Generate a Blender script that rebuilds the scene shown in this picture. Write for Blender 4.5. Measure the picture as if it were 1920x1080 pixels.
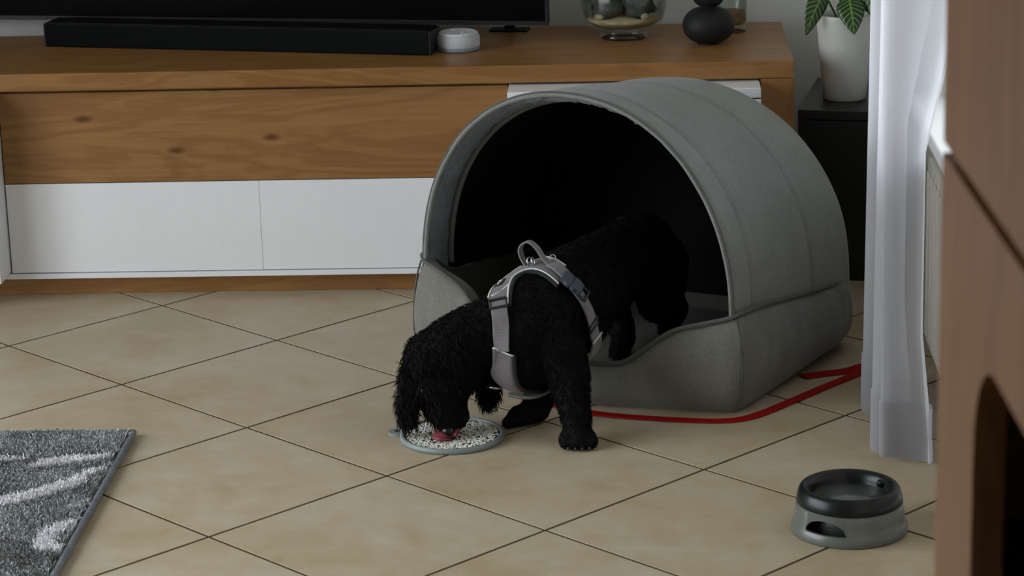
import bpy, bmesh, math, random
from mathutils import Vector, Matrix, noise
from mathutils.bvhtree import BVHTree

for o in list(bpy.data.objects):
    bpy.data.objects.remove(o, do_unlink=True)
SC = bpy.context.scene
COL = SC.collection
rnd = random.Random(7)

# ------------------------------------------------------------------ camera
cam_data = bpy.data.cameras.new('camera')
cam = bpy.data.objects.new('camera', cam_data)
COL.objects.link(cam)
cam_data.sensor_width = 36.0
cam_data.lens = 90.684
cam_data.clip_start = 0.05
RW = ((0.99880900, 0.04114824, -0.02621821),
      (-0.01398269, -0.27341385, -0.96179486),
      (-0.04674459, 0.96101597, -0.27251285))
cam.matrix_world = Matrix((
    (RW[0][0], -RW[1][0], -RW[2][0], 0.26861),
    (RW[0][1], -RW[1][1], -RW[2][1], -5.54686),
    (RW[0][2], -RW[1][2], -RW[2][2], 1.57119),
    (0, 0, 0, 1)))
cam_data.dof.use_dof = True
cam_data.dof.focus_distance = 4.95
cam_data.dof.aperture_fstop = 13.0
SC.camera = cam

# ------------------------------------------------------------------ view
SC.view_settings.view_transform = 'Standard'
SC.view_settings.look = 'None'
SC.view_settings.gamma = 1.0
SC.view_settings.use_curve_mapping = False
SC.view_settings.exposure = 1.37

# ------------------------------------------------------------------ world: overcast sky over dull ground
W = bpy.data.worlds.new('overcast_sky')
SC.world = W
W.use_nodes = True
wn = W.node_tree
wn.nodes.clear()
w_out = wn.nodes.new('ShaderNodeOutputWorld')
w_bg = wn.nodes.new('ShaderNodeBackground')
w_bg.inputs['Strength'].default_value = 3.1
w_tc = wn.nodes.new('ShaderNodeTexCoord')
w_sep = wn.nodes.new('ShaderNodeSeparateXYZ')
w_map = wn.nodes.new('ShaderNodeMapRange')
w_map.inputs['From Min'].default_value = -0.12
w_map.inputs['From Max'].default_value = 0.10
w_rmp = wn.nodes.new('ShaderNodeMix')
w_rmp.data_type = 'RGBA'
w_rmp.inputs['A'].default_value = (0.22, 0.21, 0.18, 1)
w_rmp.inputs['B'].default_value = (0.885, 0.93, 1.0, 1)
wn.links.new(w_tc.outputs['Generated'], w_sep.inputs[0])
wn.links.new(w_sep.outputs['Z'], w_map.inputs['Value'])
wn.links.new(w_map.outputs['Result'], w_rmp.inputs['Factor'])
wn.links.new(w_rmp.outputs['Result'], w_bg.inputs['Color'])
wn.links.new(w_bg.outputs[0], w_out.inputs[0])

# room extents (metres)
X0, X1 = -2.35, 0.90
Y0, Y1 = -6.40, 0.50
ZC = 2.45
LW = (-3.5, -0.80, 0.06, 2.20)     # patio window in the left wall: y0, y1, z0, z1
RWIN = (-1.40, -0.75, 0.56, 1.75)  # window in the right wall


def portal(name, loc, rot, sx, sy):
    l = bpy.data.lights.new(name, 'AREA')
    l.shape = 'RECTANGLE'
    l.size = sx
    l.size_y = sy
    l.cycles.is_portal = True
    o = bpy.data.objects.new(name, l)
    o.location = loc
    o.rotation_euler = rot
    COL.objects.link(o)


portal('daylight_portal_patio', (X0 - 0.16, (LW[0] + LW[1]) / 2, (LW[2] + LW[3]) / 2), (0, -math.pi / 2, 0), LW[3] - LW[2], LW[1] - LW[0])
portal('daylight_portal_window', (X1 + 0.22, (RWIN[0] + RWIN[1]) / 2, (RWIN[2] + RWIN[3]) / 2), (0, math.pi / 2, 0), RWIN[3] - RWIN[2], RWIN[1] - RWIN[0])


# ------------------------------------------------------------------ materials
def rgb(r, g, b):
    f = lambda c: c / 12.92 if c <= 0.04045 else ((c + 0.055) / 1.055) ** 2.4
    return (f(r / 255), f(g / 255), f(b / 255), 1)


class NT:
    def __init__(self, name):
        self.m = bpy.data.materials.new(name)
        self.m.use_nodes = True
        self.t = self.m.node_tree
        self.b = self.t.nodes['Principled BSDF']
        self.out = self.t.nodes['Material Output']

    def n(self, kind, **kw):
        nd = self.t.nodes.new('ShaderNode' + kind)
        for k, v in kw.items():
            if k.startswith('i_'):
                nd.inputs[k[2:].replace('_', ' ')].default_value = v
            else:
                setattr(nd, k, v)
        return nd

    def l(self, a, b):
        self.t.links.new(a, b)

    def coords(self, scale=(1, 1, 1), rand=False, kind='Object', rot=(0, 0, 0)):
        tc = self.n('TexCoord')
        mp = self.n('Mapping')
        mp.inputs['Scale'].default_value = scale
        mp.inputs['Rotation'].default_value = rot
        if rand:
            oi = self.n('ObjectInfo')
            mul = self.n('Math', operation='MULTIPLY')
            mul.inputs[1].default_value = 37.0
            self.l(oi.outputs['Random'], mul.inputs[0])
            cb = self.n('CombineXYZ')
            for k in range(3):
                self.l(mul.outputs[0], cb.inputs[k])
            self.l(cb.outputs[0], mp.inputs['Location'])
        self.l(tc.outputs[kind], mp.inputs['Vector'])
        return mp.outputs['Vector']

    def noise(self, vec, scale, detail=4, rough=0.55, dist=0.0):
        nz = self.n('TexNoise')
        nz.inputs['Scale'].default_value = scale
        nz.inputs['Detail'].default_value = detail
        nz.inputs['Roughness'].default_value = rough
        nz.inputs['Distortion'].default_value = dist
        if vec is not None:
            self.l(vec, nz.inputs['Vector'])
        return nz.outputs['Fac']

    def ramp(self, fac, stops):
        r = self.n('ValToRGB')
        els = r.color_ramp.elements
        els[0].position, els[0].color = stops[0]
        els[1].position, els[1].color = stops[-1]
        for p, c in stops[1:-1]:
            e = els.new(p)
            e.color = c
        self.l(fac, r.inputs['Fac'])
        return r.outputs['Color']

    def mix(self, fac, a, b, mode='MIX'):
        x = self.n('Mix')
        x.data_type = 'RGBA'
        x.blend_type = mode
        for sock, v in (('Factor', fac), ('A', a), ('B', b)):
            s = [i for i in x.inputs if i.name == sock and (i.type == 'RGBA' if sock != 'Factor' else i.type == 'VALUE')][0]
            if isinstance(v, (int, float, tuple)):
                s.default_value = v
            else:
                self.l(v, s)
        return [o for o in x.outputs if o.type == 'RGBA'][0]

    def bump(self, h, strength=0.2, dist=0.002):
        b = self.n('Bump')
        b.inputs['Strength'].default_value = strength
        b.inputs['Distance'].default_value = dist
        self.l(h, b.inputs['Height'])
        self.l(b.outputs['Normal'], self.b.inputs['Normal'])

    def base(self, c):
        if isinstance(c, tuple):
            self.b.inputs['Base Color'].default_value = c
        else:
            self.l(c, self.b.inputs['Base Color'])

    def set(self, **kw):
        for k, v in kw.items():
            self.b.inputs[k.replace('_', ' ')].default_value = v
        return self


def plain(name, col, rough=0.5, metal=0.0, bump=None, spec=0.5, speck=0.05):
    t = NT(name)
    t.set(Roughness=rough, Metallic=metal)
    t.b.inputs['Specular IOR Level'].default_value = spec
    v = t.coords()
    f = t.noise(v, 35, 4)
    lo = tuple(max(0, c * (1 - speck)) for c in col[:3]) + (1,)
    hi = tuple(min(1, c * (1 + speck)) for c in col[:3]) + (1,)
    t.base(t.ramp(f, [(0.3, lo), (0.7, hi)]))
    if bump:
        t.bump(t.noise(v, bump[0], 3), bump[1], 0.002)
    return t.m


def wood(name, dark, mid, light, axis=0, rough=0.45, knots=True, grain=1.0):
    t = NT(name)
    sc = [9 * grain, 9 * grain, 9 * grain]
    sc[axis] = 1.5 * grain
    v = t.coords(tuple(sc), rand=True)
    f1 = t.noise(v, 0.9, 5, 0.55, 0.9)
    # contour the noise field so that it reads as flame grain
    mul = t.n('Math', operation='MULTIPLY')
    mul.inputs[1].default_value = 7.0
    t.l(f1, mul.inputs[0])
    sn = t.n('Math', operation='SINE')
    m2 = t.n('Math', operation='MULTIPLY')
    m2.inputs[1].default_value = 6.283
    t.l(mul.outputs[0], m2.inputs[0])
    t.l(m2.outputs[0], sn.inputs[0])
    band = t.n('MapRange')
    band.inputs['From Min'].default_value = -1
    band.inputs['From Max'].default_value = 1
    t.l(sn.outputs[0], band.inputs['Value'])
    sc2 = [160, 160, 160]
    sc2[axis] = 6
    v2 = t.coords(tuple(sc2), rand=True)
    fine = t.noise(v2, 1.0, 3, 0.6)
    broad = t.noise(v, 0.35, 2)
    dk = tuple(m_ * 0.72 + d_ * 0.28 for m_, d_ in zip(mid, dark))
    c1 = t.ramp(band.outputs['Result'], [(0.0, dk), (0.35, mid), (0.75, light), (1.0, light)])
    c1 = t.mix(0.55, c1, t.ramp(broad, [(0.3, mid), (0.7, light)]))
    c2 = t.mix(t.ramp(fine, [(0.42, (1, 1, 1, 1)), (0.60, (0, 0, 0, 1))]), c1, dark, 'MIX')
    mm = t.mix(0.14, c1, c2)
    if knots:
        vk = t.coords((3.2, 1.0, 7.5), rand=True, rot=(math.pi / 2, 0, 0))
        vo = t.n('TexVoronoi')
        vo.voronoi_dimensions = '2D'
        vo.inputs['Scale'].default_value = 0.9
        t.l(vk, vo.inputs['Vector'])
        kc = t.ramp(vo.outputs['Distance'], [(0.02, (0.85, 0.85, 0.85, 1)), (0.075, (0, 0, 0, 1))])
        mm = t.mix(kc, mm, dark)
    t.base(mm)
    t.set(Roughness=rough)
    t.b.inputs['Specular IOR Level'].default_value = 0.35
    t.bump(fine, 0.10, 0.001)
    return t.m


def fabric(name, a, b, scale=900, rough=0.95, bump=0.35, wr=0.0, sheen=0.2):
    t = NT(name)
    v = t.coords()
    f = t.noise(v, scale * 0.35, 3, 0.7)
    g = t.noise(v, 14, 3)
    c = t.ramp(f, [(0.32, a), (0.68, b)])
    c = t.mix(0.25, c, t.ramp(g, [(0.3, a), (0.7, b)]))
    t.base(c)
    t.set(Roughness=rough)
    t.b.inputs['Specular IOR Level'].default_value = 0.15
    t.b.inputs['Sheen Weight'].default_value = sheen
    ad = t.n('Math', operation='MULTIPLY_ADD')
    w = t.noise(v, 22, 3, 0.5, 0.6)
    t.l(w, ad.inputs[0])
    ad.inputs[1].default_value = wr
    t.l(f, ad.inputs[2])
    t.bump(ad.outputs[0], bump, 0.0025)
    return t.m


def thin_glass(name, tint=(0.93, 0.96, 0.95, 1), gloss=0.12):
    t = NT(name)
    tr = t.n('BsdfTransparent')
    tr.inputs['Color'].default_value = tint
    gl = t.n('BsdfGlossy')
    gl.inputs['Roughness'].default_value = 0.03
    fr = t.n('LayerWeight')
    fr.inputs['Blend'].default_value = 0.25
    v = t.coords()
    nz = t.noise(v, 3.0)
    ma = t.n('Math', operation='MULTIPLY_ADD')
    t.l(fr.outputs['Fresnel'], ma.inputs[0])
    ma.inputs[1].default_value = 0.45
    ma.inputs[2].default_value = gloss * 0.3
    mx = t.n('MixShader')
    t.l(ma.outputs[0], mx.inputs['Fac'])
    t.l(tr.outputs[0], mx.inputs[1])
    t.l(gl.outputs[0], mx.inputs[2])
    t.l(mx.outputs[0], t.out.inputs['Surface'])
    t.t.nodes.remove(t.b)
    return t.m


MAT = {}
MAT['wall'] = plain('painted_wall', rgb(236, 236, 232), 0.9, bump=(160, 0.12), spec=0.2, speck=0.015)
MAT['ceiling'] = plain('painted_ceiling', rgb(232, 232, 228), 0.9, spec=0.2, speck=0.01)
MAT['grout'] = plain('grout', rgb(78, 66, 50), 0.95, bump=(300, 0.3), spec=0.1, speck=0.15)
t = NT('beige_tile')
v = t.coords((1, 1, 1), rand=True)
f = t.noise(v, 3.6, 6, 0.62, 0.35)
g = t.noise(v, 22, 5, 0.6)
c = t.ramp(f, [(0.32, rgb(168, 147, 112)), (0.5, rgb(184, 168, 141)), (0.68, rgb(192, 182, 164))])
c = t.mix(0.28, c, t.ramp(g, [(0.35, rgb(168, 148, 114)), (0.65, rgb(194, 183, 163))]))
t.base(c)
t.b.inputs['Roughness'].default_value = 0.42
t.b.inputs['Specular IOR Level'].default_value = 0.35
t.bump(g, 0.03, 0.002)
MAT['tile'] = t.m
MAT['oak'] = wood('oak', rgb(104, 64, 26), rgb(142, 100, 56), rgb(160, 118, 72), 0, rough=0.36, knots=False)
MAT['oak_knotty'] = wood('knotty_oak', rgb(84, 46, 20), rgb(142, 100, 56), rgb(160, 118, 72), 0, rough=0.40)
MAT['oak_v'] = wood('oak_upright', rgb(104, 64, 26), rgb(138, 95, 54), rgb(156, 113, 68), 2, knots=False)
MAT['near_oak'] = wood('stained_wood', rgb(96, 56, 32), rgb(128, 87, 54), rgb(143, 102, 68), 2, knots=False)
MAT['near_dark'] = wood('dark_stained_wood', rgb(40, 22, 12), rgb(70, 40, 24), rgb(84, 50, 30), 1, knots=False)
MAT['white_lacquer'] = plain('white_lacquer', rgb(242, 243, 246), 0.32, speck=0.01)
MAT['white_trim'] = plain('white_trim_paint', rgb(232, 232, 230), 0.45, speck=0.01)
MAT['radiator'] = plain('radiator_enamel', rgb(214, 208, 194), 0.4, speck=0.01)
MAT['black_plastic'] = plain('black_plastic', rgb(9, 9, 10), 0.5, spec=0.25, speck=0.2)
MAT['screen'] = plain('tv_screen', rgb(3, 3, 3), 0.45, spec=0.05, speck=0.1)
MAT['bezel'] = plain('tv_bezel', rgb(38, 40, 44), 0.4, metal=0.5, speck=0.1)
MAT['grille'] = fabric('speaker_grille', rgb(9, 11, 11), rgb(16, 18, 18), 2500, 0.9, 0.3, sheen=0.0)
MAT['puck_fabric'] = fabric('light_grey_knit', rgb(186, 188, 192), rgb(204, 206, 210), 2600, 0.85, 0.25)
MAT['puck_top'] = plain('white_plastic', rgb(214, 216, 220), 0.5, speck=0.02)
MAT['puck_base'] = plain('grey_base_ring', rgb(120, 130, 142), 0.4, speck=0.03)
MAT['matt_black'] = plain('matt_black_ceramic', rgb(26, 27, 27), 0.6, spec=0.3, bump=(400, 0.1), speck=0.1)
MAT['black_wood'] = plain('black_laminate', rgb(14, 13, 13), 0.42, spec=0.6, speck=0.15)
MAT['pot'] = plain('white_ceramic', rgb(205, 206, 200), 0.35, speck=0.015)
MAT['soil'] = plain('potting_soil', rgb(42, 30, 22), 0.95, bump=(120, 0.9), speck=0.4)
MAT['glass'] = thin_glass('clear_glass')
MAT['pane'] = thin_glass('window_glass', (0.97, 0.98, 0.98, 1), 0.05)
MAT['sand'] = plain('pale_sand', rgb(224, 198, 160), 0.95, bump=(260, 1.0), speck=0.25)
MAT['bark'] = plain('brown_gravel', rgb(140, 100, 66), 0.9, bump=(150, 0.8), speck=0.3)
MAT['stone_dark'] = plain('slate_grey_stone', rgb(58, 62, 56), 0.8, bump=(40, 0.6), speck=0.45)
MAT['stone_pale'] = plain('pale_pebble', rgb(190, 175, 150), 0.65, speck=0.15)
MAT['canopy'] = fabric('heather_grey_felt', rgb(112, 114, 110), rgb(144, 146, 142), 1000, 0.95, 0.3, 0.4)
MAT['bolster'] = fabric('heather_grey_canvas', rgb(98, 98, 90), rgb(132, 132, 122), 1000, 0.95, 0.35, 2.5)
MAT['collar'] = fabric('blue_grey_lining', rgb(124, 132, 140), rgb(152, 161, 170), 600, 0.75, 1.0, 7.0)
MAT['lining'] = fabric('shaded_lining', rgb(10, 10, 10), rgb(18, 18, 18), 600, 0.95, 0.2, sheen=0.0)  # near black: shade inside the bed put into the lining colour
MAT['cushion'] = fabric('taupe_cushion_and_shade', rgb(70, 68, 60), rgb(90, 88, 78), 700, 0.95, 0.3, 1.0, sheen=0.05)  # cushion taupe; also darkens the bolster's inner faces as painted shade
MAT['piping'] = fabric('dark_grey_piping', rgb(78, 79, 76), rgb(98, 99, 95), 900, 0.95, 0.2)
t = NT('black_fur')
v = t.coords()
f = t.noise(v, 60, 4)
t.base(t.ramp(f, [(0.3, (0.0018, 0.0018, 0.0020, 1)), (0.7, (0.0045, 0.0045, 0.0048, 1))]))
t.set(Roughness=0.75)
t.b.inputs['Specular IOR Level'].default_value = 0.12
MAT['fur'] = t.m
MAT['nose'] = plain('black_nose', rgb(14, 13, 13), 0.3, speck=0.1)
MAT['eye'] = plain('dark_eye', rgb(10, 7, 6), 0.12, speck=0.1)
MAT['tongue'] = plain('pink_tongue', rgb(122, 46, 56), 0.45, speck=0.1)
MAT['claw'] = plain('claw', rgb(52, 50, 48), 0.3, speck=0.1)
MAT['harness'] = fabric('grey_webbing', rgb(112, 108, 112), rgb(136, 132, 136), 1500, 0.8, 0.3)
MAT['harness_panel'] = fabric('grey_nylon', rgb(104, 99, 102), rgb(126, 120, 124), 1500, 0.7, 0.25)
MAT['harness_mesh'] = fabric('black_mesh_padding', rgb(28, 31, 32), rgb(48, 52, 54), 1200, 0.9, 0.4)
MAT['reflective'] = plain('reflective_piping', rgb(226, 226, 220), 0.35, speck=0.02)
MAT['buckle'] = plain('blue_grey_plastic', rgb(66, 74, 84), 0.4, speck=0.06)
MAT['slider'] = plain('charcoal_plastic', rgb(40, 42, 44), 0.4, speck=0.06)
MAT['steel'] = plain('polished_steel', rgb(205, 205, 205), 0.2, metal=1.0, speck=0.02)
MAT['mat_rim'] = plain('grey_silicone', rgb(128, 136, 136), 0.45, speck=0.03)
MAT['mat_bed'] = plain('slate_silicone', rgb(108, 118, 124), 0.5, speck=0.06)
MAT['curd'] = plain('white_curd', rgb(226, 224, 210), 0.5, speck=0.04)
MAT['leash'] = fabric('red_webbing', rgb(140, 6, 5), rgb(168, 12, 9), 2200, 0.65, 0.3, sheen=0.0)
MAT['bowl_body'] = plain('grey_plastic', rgb(98, 102, 96), 0.3, speck=0.02)
MAT['bowl_rim'] = plain('dark_teal_plastic', rgb(14, 20, 21), 0.32, spec=0.35, speck=0.08)
MAT['bowl_dark'] = plain('bowl_interior', rgb(58, 64, 62), 0.4, speck=0.05)
t = NT('still_water')
t.base((0.10, 0.115, 0.11, 1))
t.set(Roughness=0.05)
t.bump(t.noise(t.coords(), 30), 0.03, 0.001)
MAT['water'] = t.m
MAT['rug_grey'] = plain('grey_pile', rgb(184, 188, 188), 0.95, speck=0.2, spec=0.1)
MAT['rug_dark'] = plain('dark_grey_pile', rgb(128, 133, 132), 0.95, speck=0.25, spec=0.1)
MAT['rug_white'] = plain('white_pile', rgb(236, 236, 238), 0.95, speck=0.05, spec=0.1)
MAT['rug_edge'] = fabric('rug_binding', rgb(104, 110, 116), rgb(138, 144, 150), 260, 0.95, 1.0, sheen=0.0)
# sheer curtain
t = NT('white_voile')
v = t.coords((1, 1, 1))
fz = t.noise(v, 700, 2)
t.base((0.36, 0.355, 0.36, 1))
t.set(Roughness=0.9)
t.b.inputs['Specular IOR Level'].default_value = 0.05
tl = t.n('BsdfTranslucent')
tl.inputs['Color'].default_value = (0.80, 0.81, 0.87, 1)
mx = t.n('MixShader')
mx.inputs['Fac'].default_value = 0.48
t.l(t.b.outputs[0], mx.inputs[1])
t.l(tl.outputs[0], mx.inputs[2])
tr = t.n('BsdfTransparent')
m2 = t.n('MixShader')
m2.inputs['Fac'].default_value = 0.22
t.l(mx.outputs[0], m2.inputs[1])
t.l(tr.outputs[0], m2.inputs[2])
t.l(m2.outputs[0], t.out.inputs['Surface'])
t.bump(fz, 0.15, 0.0008)
MAT['voile'] = t.m
# calathea leaf: vein pattern from UV
t = NT('veined_leaf')
uvn = t.n('UVMap')
sp = t.n('SeparateXYZ')
t.l(uvn.outputs[0], sp.inputs[0])
ab = t.n('Math', operation='ABSOLUTE')
t.l(sp.outputs[0], ab.inputs[0])
ma = t.n('Math', operation='MULTIPLY_ADD')
t.l(ab.outputs[0], ma.inputs[0])
ma.inputs[1].default_value = -1.6
mb = t.n('Math', operation='MULTIPLY_ADD')
t.l(sp.outputs[1], mb.inputs[0])
mb.inputs[1].default_value = 8.0
t.l(ma.outputs[0], mb.inputs[2])
ma.inputs[2].default_value = 4.0
pp = t.n('Math', operation='PINGPONG')
pp.inputs[1].default_value = 0.5
t.l(mb.outputs[0], pp.inputs[0])
mn = t.n('Math', operation='MINIMUM')
t.l(pp.outputs[0], mn.inputs[0])
sc_ = t.n('Math', operation='MULTIPLY')
sc_.inputs[1].default_value = 1.6
t.l(ab.outputs[0], sc_.inputs[0])
t.l(sc_.outputs[0], mn.inputs[1])
t.base(t.ramp(mn.outputs[0], [(0.04, rgb(112, 150, 70)), (0.14, rgb(28, 56, 22)), (0.5, rgb(22, 46, 20))]))
t.set(Roughness=0.4)
MAT['leaf'] = t.m
MAT['stem'] = plain('green_stem', rgb(60, 92, 40), 0.5, speck=0.1)


# ------------------------------------------------------------------ mesh helpers
def tag(o, label=None, cat=None, group=None, kind=None):
    if label:
        o['label'] = label
    if cat:
        o['category'] = cat
    if group:
        o['group'] = group
    if kind:
        o['kind'] = kind
    return o


def thing(name, loc=(0, 0, 0), rotz=0.0, label=None, cat=None, group=None):
    o = bpy.data.objects.new(name, None)
    o.empty_display_size = 0.05
    o.location = loc
    o.rotation_euler = (0, 0, rotz)
    COL.objects.link(o)
    return tag(o, label, cat, group)


def link_mesh(name, me, mat, parent=None, loc=(0, 0, 0), rot=(0, 0, 0), smooth=True):
    o = bpy.data.objects.new(name, me)
    mats = mat if isinstance(mat, (list, tuple)) else [mat]
    if not me.materials:
        for m in mats:
            me.materials.append(MAT[m] if isinstance(m, str) else m)
    if smooth:
        for p in me.polygons:
            p.use_smooth = True
    o.location = loc
    o.rotation_euler = rot
    if parent is not None:
        o.parent = parent
    COL.objects.link(o)
    return o


def mk(name, verts, faces, mat, parent=None, loc=(0, 0, 0), rot=(0, 0, 0), smooth=True, fmat=None):
    me = bpy.data.meshes.new(name)
    me.from_pydata([tuple(v) for v in verts], [], faces)
    if fmat:
        me.polygons.foreach_set('material_index', fmat)
    me.update()
    return link_mesh(name, me, mat, parent, loc, rot, smooth)


def from_bm(name, bm, mat, parent=None, loc=(0, 0, 0), rot=(0, 0, 0), smooth=False):
    bmesh.ops.recalc_face_normals(bm, faces=bm.faces)
    me = bpy.data.meshes.new(name)
    bm.to_mesh(me)
    bm.free()
    return link_mesh(name, me, mat, parent, loc, rot, smooth)


def box_bm(lo, hi, bev=0.0, seg=2, bm=None):
    b = bmesh.new()
    bmesh.ops.create_cube(b, size=1.0)
    for v in b.verts:
        for k in range(3):
            v.co[k] = lo[k] if v.co[k] < 0 else hi[k]
    if bev > 0:
        bmesh.ops.bevel(b, geom=list(b.edges), offset=bev, segments=seg, profile=0.5, affect='EDGES')
    return b


def box(name, lo, hi, mat, parent=None, bev=0.0015, loc=(0, 0, 0), rot=(0, 0, 0), seg=2, smooth=False):
    return from_bm(name, box_bm(lo, hi, bev, seg), mat, parent, loc, rot, smooth)


def lathe(prof, n=48, closed=False):
    """prof: list of (r, z); returns verts, faces"""
    vs, fs = [], []
    for r, z in prof:
        for k in range(n):
            a = 2 * math.pi * k / n
            vs.append((r * math.cos(a), r * math.sin(a), z))
    m = len(prof)
    for i in range(m - 1 if not closed else m):
        j = (i + 1) % m
        for k in range(n):
            k2 = (k + 1) % n
            fs.append((i * n + k, i * n + k2, j * n + k2, j * n + k))
    if not closed:
        if prof[0][0] > 1e-6:
            fs.append(tuple(reversed(range(n))))
        if prof[-1][0] > 1e-6:
            fs.append(tuple((m - 1) * n + k for k in range(n)))
    return vs, fs


def catmull(pts, n=8, closed=False):
    pts = [Vector(p) for p in pts]
    out = []
    L = len(pts)
    rng = range(L if closed else L - 1)
    for i in rng:
        if closed:
            p0, p1, p2, p3 = pts[(i - 1) % L], pts[i], pts[(i + 1) % L], pts[(i + 2) % L]
        else:
            p0, p1, p2, p3 = pts[max(i - 1, 0)], pts[i], pts[i + 1], pts[min(i + 2, L - 1)]
        for k in range(n):
            s = k / n
            out.append(0.5 * ((2 * p1) + (-p0 + p2) * s + (2 * p0 - 5 * p1 + 4 * p2 - p3) * s * s + (-p0 + 3 * p1 - 3 * p2 + p3) * s ** 3))
    if not closed:
        out.append(pts[-1])
    return out


def tube(path, r, n=8, closed=False, caps=True):
    path = [Vector(p) for p in path]
    L = len(path)
    rr = r if isinstance(r, (list, tuple)) else [r] * L
    vs, fs = [], []
    up = Vector((0, 0, 1))
    prev = None
    for i, p in enumerate(path):
        a = path[(i - 1) % L] if closed else path[max(i - 1, 0)]
        b = path[(i + 1) % L] if closed else path[min(i + 1, L - 1)]
        d = (b - a).normalized()
        if prev is None:
            s = d.cross(up)
            if s.length < 1e-3:
                s = d.cross(Vector((1, 0, 0)))
        else:
            s = prev - d * prev.dot(d)
        s.normalize()
        prev = s
        w = d.cross(s)
        for k in range(n):
            an = 2 * math.pi * k / n
            vs.append(p + (s * math.cos(an) + w * math.sin(an)) * rr[i])
    for i in range(L if closed else L - 1):
        j = (i + 1) % L
        for k in range(n):
            k2 = (k + 1) % n
            fs.append((i * n + k, i * n + k2, j * n + k2, j * n + k))
    if not closed and caps:
        fs.append(tuple(reversed(range(n))))
        fs.append(tuple((L - 1) * n + k for k in range(n)))
    return vs, fs


def strap(path, normals, widths, thick):
    """closed flat band along a path; normals give the outward side"""
    vs, fs = [], []
    L = len(path)
    for i in range(L):
        d = (path[min(i + 1, L - 1)] - path[max(i - 1, 0)]).normalized()
        nn = normals[i].normalized()
        s = d.cross(nn).normalized()
        w = widths[i] if isinstance(widths, (list, tuple)) else widths
        for a, b in ((-0.5, 0), (-0.46, 1), (0.46, 1), (0.5, 0)):
            vs.append(path[i] + s * (a * w) + nn * (b * thick))
    for i in range(L - 1):
        for k in range(4):
            k2 = (k + 1) % 4
            fs.append((i * 4 + k, (i + 1) * 4 + k, (i + 1) * 4 + k2, i * 4 + k2))
    fs.append((0, 1, 2, 3))
    fs.append(tuple((L - 1) * 4 + k for k in (3, 2, 1, 0)))
    return vs, fs


def blob(name, r, mat, parent=None, loc=(0, 0, 0), seed=0, amp=0.15, sub=3, rot=(0, 0, 0)):
    b = bmesh.new()
    bmesh.ops.create_icosphere(b, subdivisions=sub, radius=1.0)
    for v in b.verts:
        k = 1 + amp * noise.noise(v.co * 1.6 + Vector((seed, seed * 2.3, seed * 0.7)))
        v.co = Vector((v.co.x * r[0], v.co.y * r[1], v.co.z * r[2])) * k
    zmin = min(v.co.z for v in b.verts)
    return from_bm(name, b, mat, parent, loc, rot, True), zmin


# ================================================================== ROOM SHELL
def poly_clip(poly, x0, x1, y0, y1):
    for ax, lim, sg in ((0, x0, 1), (0, x1, -1), (1, y0, 1), (1, y1, -1)):
        out = []
        for i in range(len(poly)):
            a, b = poly[i], poly[(i + 1) % len(poly)]
            da, db = (a[ax] - lim) * sg, (b[ax] - lim) * sg
            if da >= 0:
                out.append(a)
            if (da >= 0) != (db >= 0):
                s = da / (da - db)
                out.append((a[0] + (b[0] - a[0]) * s, a[1] + (b[1] - a[1]) * s))
        poly = out
        if not poly:
            return []
    return poly


floor = tag(box('floor', (X0 - 0.1, Y0 - 0.1, -0.12), (X1 + 0.1, Y1 + 0.1, -0.0012), 'grout', bev=0), 'floor of beige square tiles laid diagonally with dark grout', None, None, 'structure')
TA = math.radians(-43.423)
TU = Vector((math.cos(TA), math.sin(TA)))
TV_ = Vector((-math.sin(TA), math.cos(TA)))
TO = Vector((-1.04546, -0.39752))
TS = 0.40
JG = 0.0030
for i in range(-16, 22):
    for j in range(-16, 22):
        q = []
        for a, b in ((JG, JG), (TS - JG, JG), (TS - JG, TS - JG), (JG, TS - JG)):
            p = TO + TU * (i * TS + a) + TV_ * (j * TS + b)
            q.append((p.x, p.y))
        q = poly_clip(q, X0, X1, Y0, Y1)
        if len(q) < 3:
            continue
        ar = abs(sum(q[k][0] * q[(k + 1) % len(q)][1] - q[(k + 1) % len(q)][0] * q[k][1] for k in range(len(q)))) / 2
        if ar < 0.002:
            continue
        cx = sum(p[0] for p in q) / len(q)
        cy = sum(p[1] for p in q) / len(q)
        dz = rnd.uniform(-0.0001, 0.0)
        n = len(q)
        vs = [(p[0] - cx, p[1] - cy, -0.0012) for p in q]
        vs += [(p[0] - cx, p[1] - cy, -0.0003) for p in q]
        ins = [(cx + (p[0] - cx) * 0.997, cy + (p[1] - cy) * 0.997) for p in q]
        vs += [(p[0] - cx, p[1] - cy, 0.0) for p in ins]
        fs = []
        for k in range(n):
            k2 = (k + 1) % n
            fs.append((k, k2, n + k2, n + k))
            fs.append((n + k, n + k2, 2 * n + k2, 2 * n + k))
        fs.append(tuple(2 * n + k for k in range(n)))
        mk('tile', vs, fs, 'tile', floor, (cx, cy, dz), smooth=False)

T = 0.30
box('wall_back', (X0 - T, Y1, 0), (X1 + T, Y1 + 0.2, ZC), 'wall', bev=0)
box('wall_front', (X0 - T, Y0 - 0.2, 0), (X1 + T, Y0, ZC), 'wall', bev=0)
box('ceiling', (X0 - T, Y0 - 0.2, ZC), (X1 + T, Y1 + 0.2, ZC + 0.15), 'ceiling', bev=0)


def wall_hole(name, xa, xb, hole):
    y0, y1, z0, z1 = hole
    b = bmesh.new()
    for lo, hi in (((xa, Y0, 0), (xb, y0, ZC)), ((xa, y1, 0), (xb, Y1, ZC)), ((xa, y0, z1), (xb, y1, ZC)), ((xa, y0, 0), (xb, y1, z0))):
        if hi[2] - lo[2] < 1e-4:
            continue
        b2 = box_bm(lo, hi)
        me = bpy.data.meshes.new('tmp')
        b2.to_mesh(me)
        b2.free()
        b.from_mesh(me)
        bpy.data.meshes.remove(me)
    return from_bm(name, b, 'wall')


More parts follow.
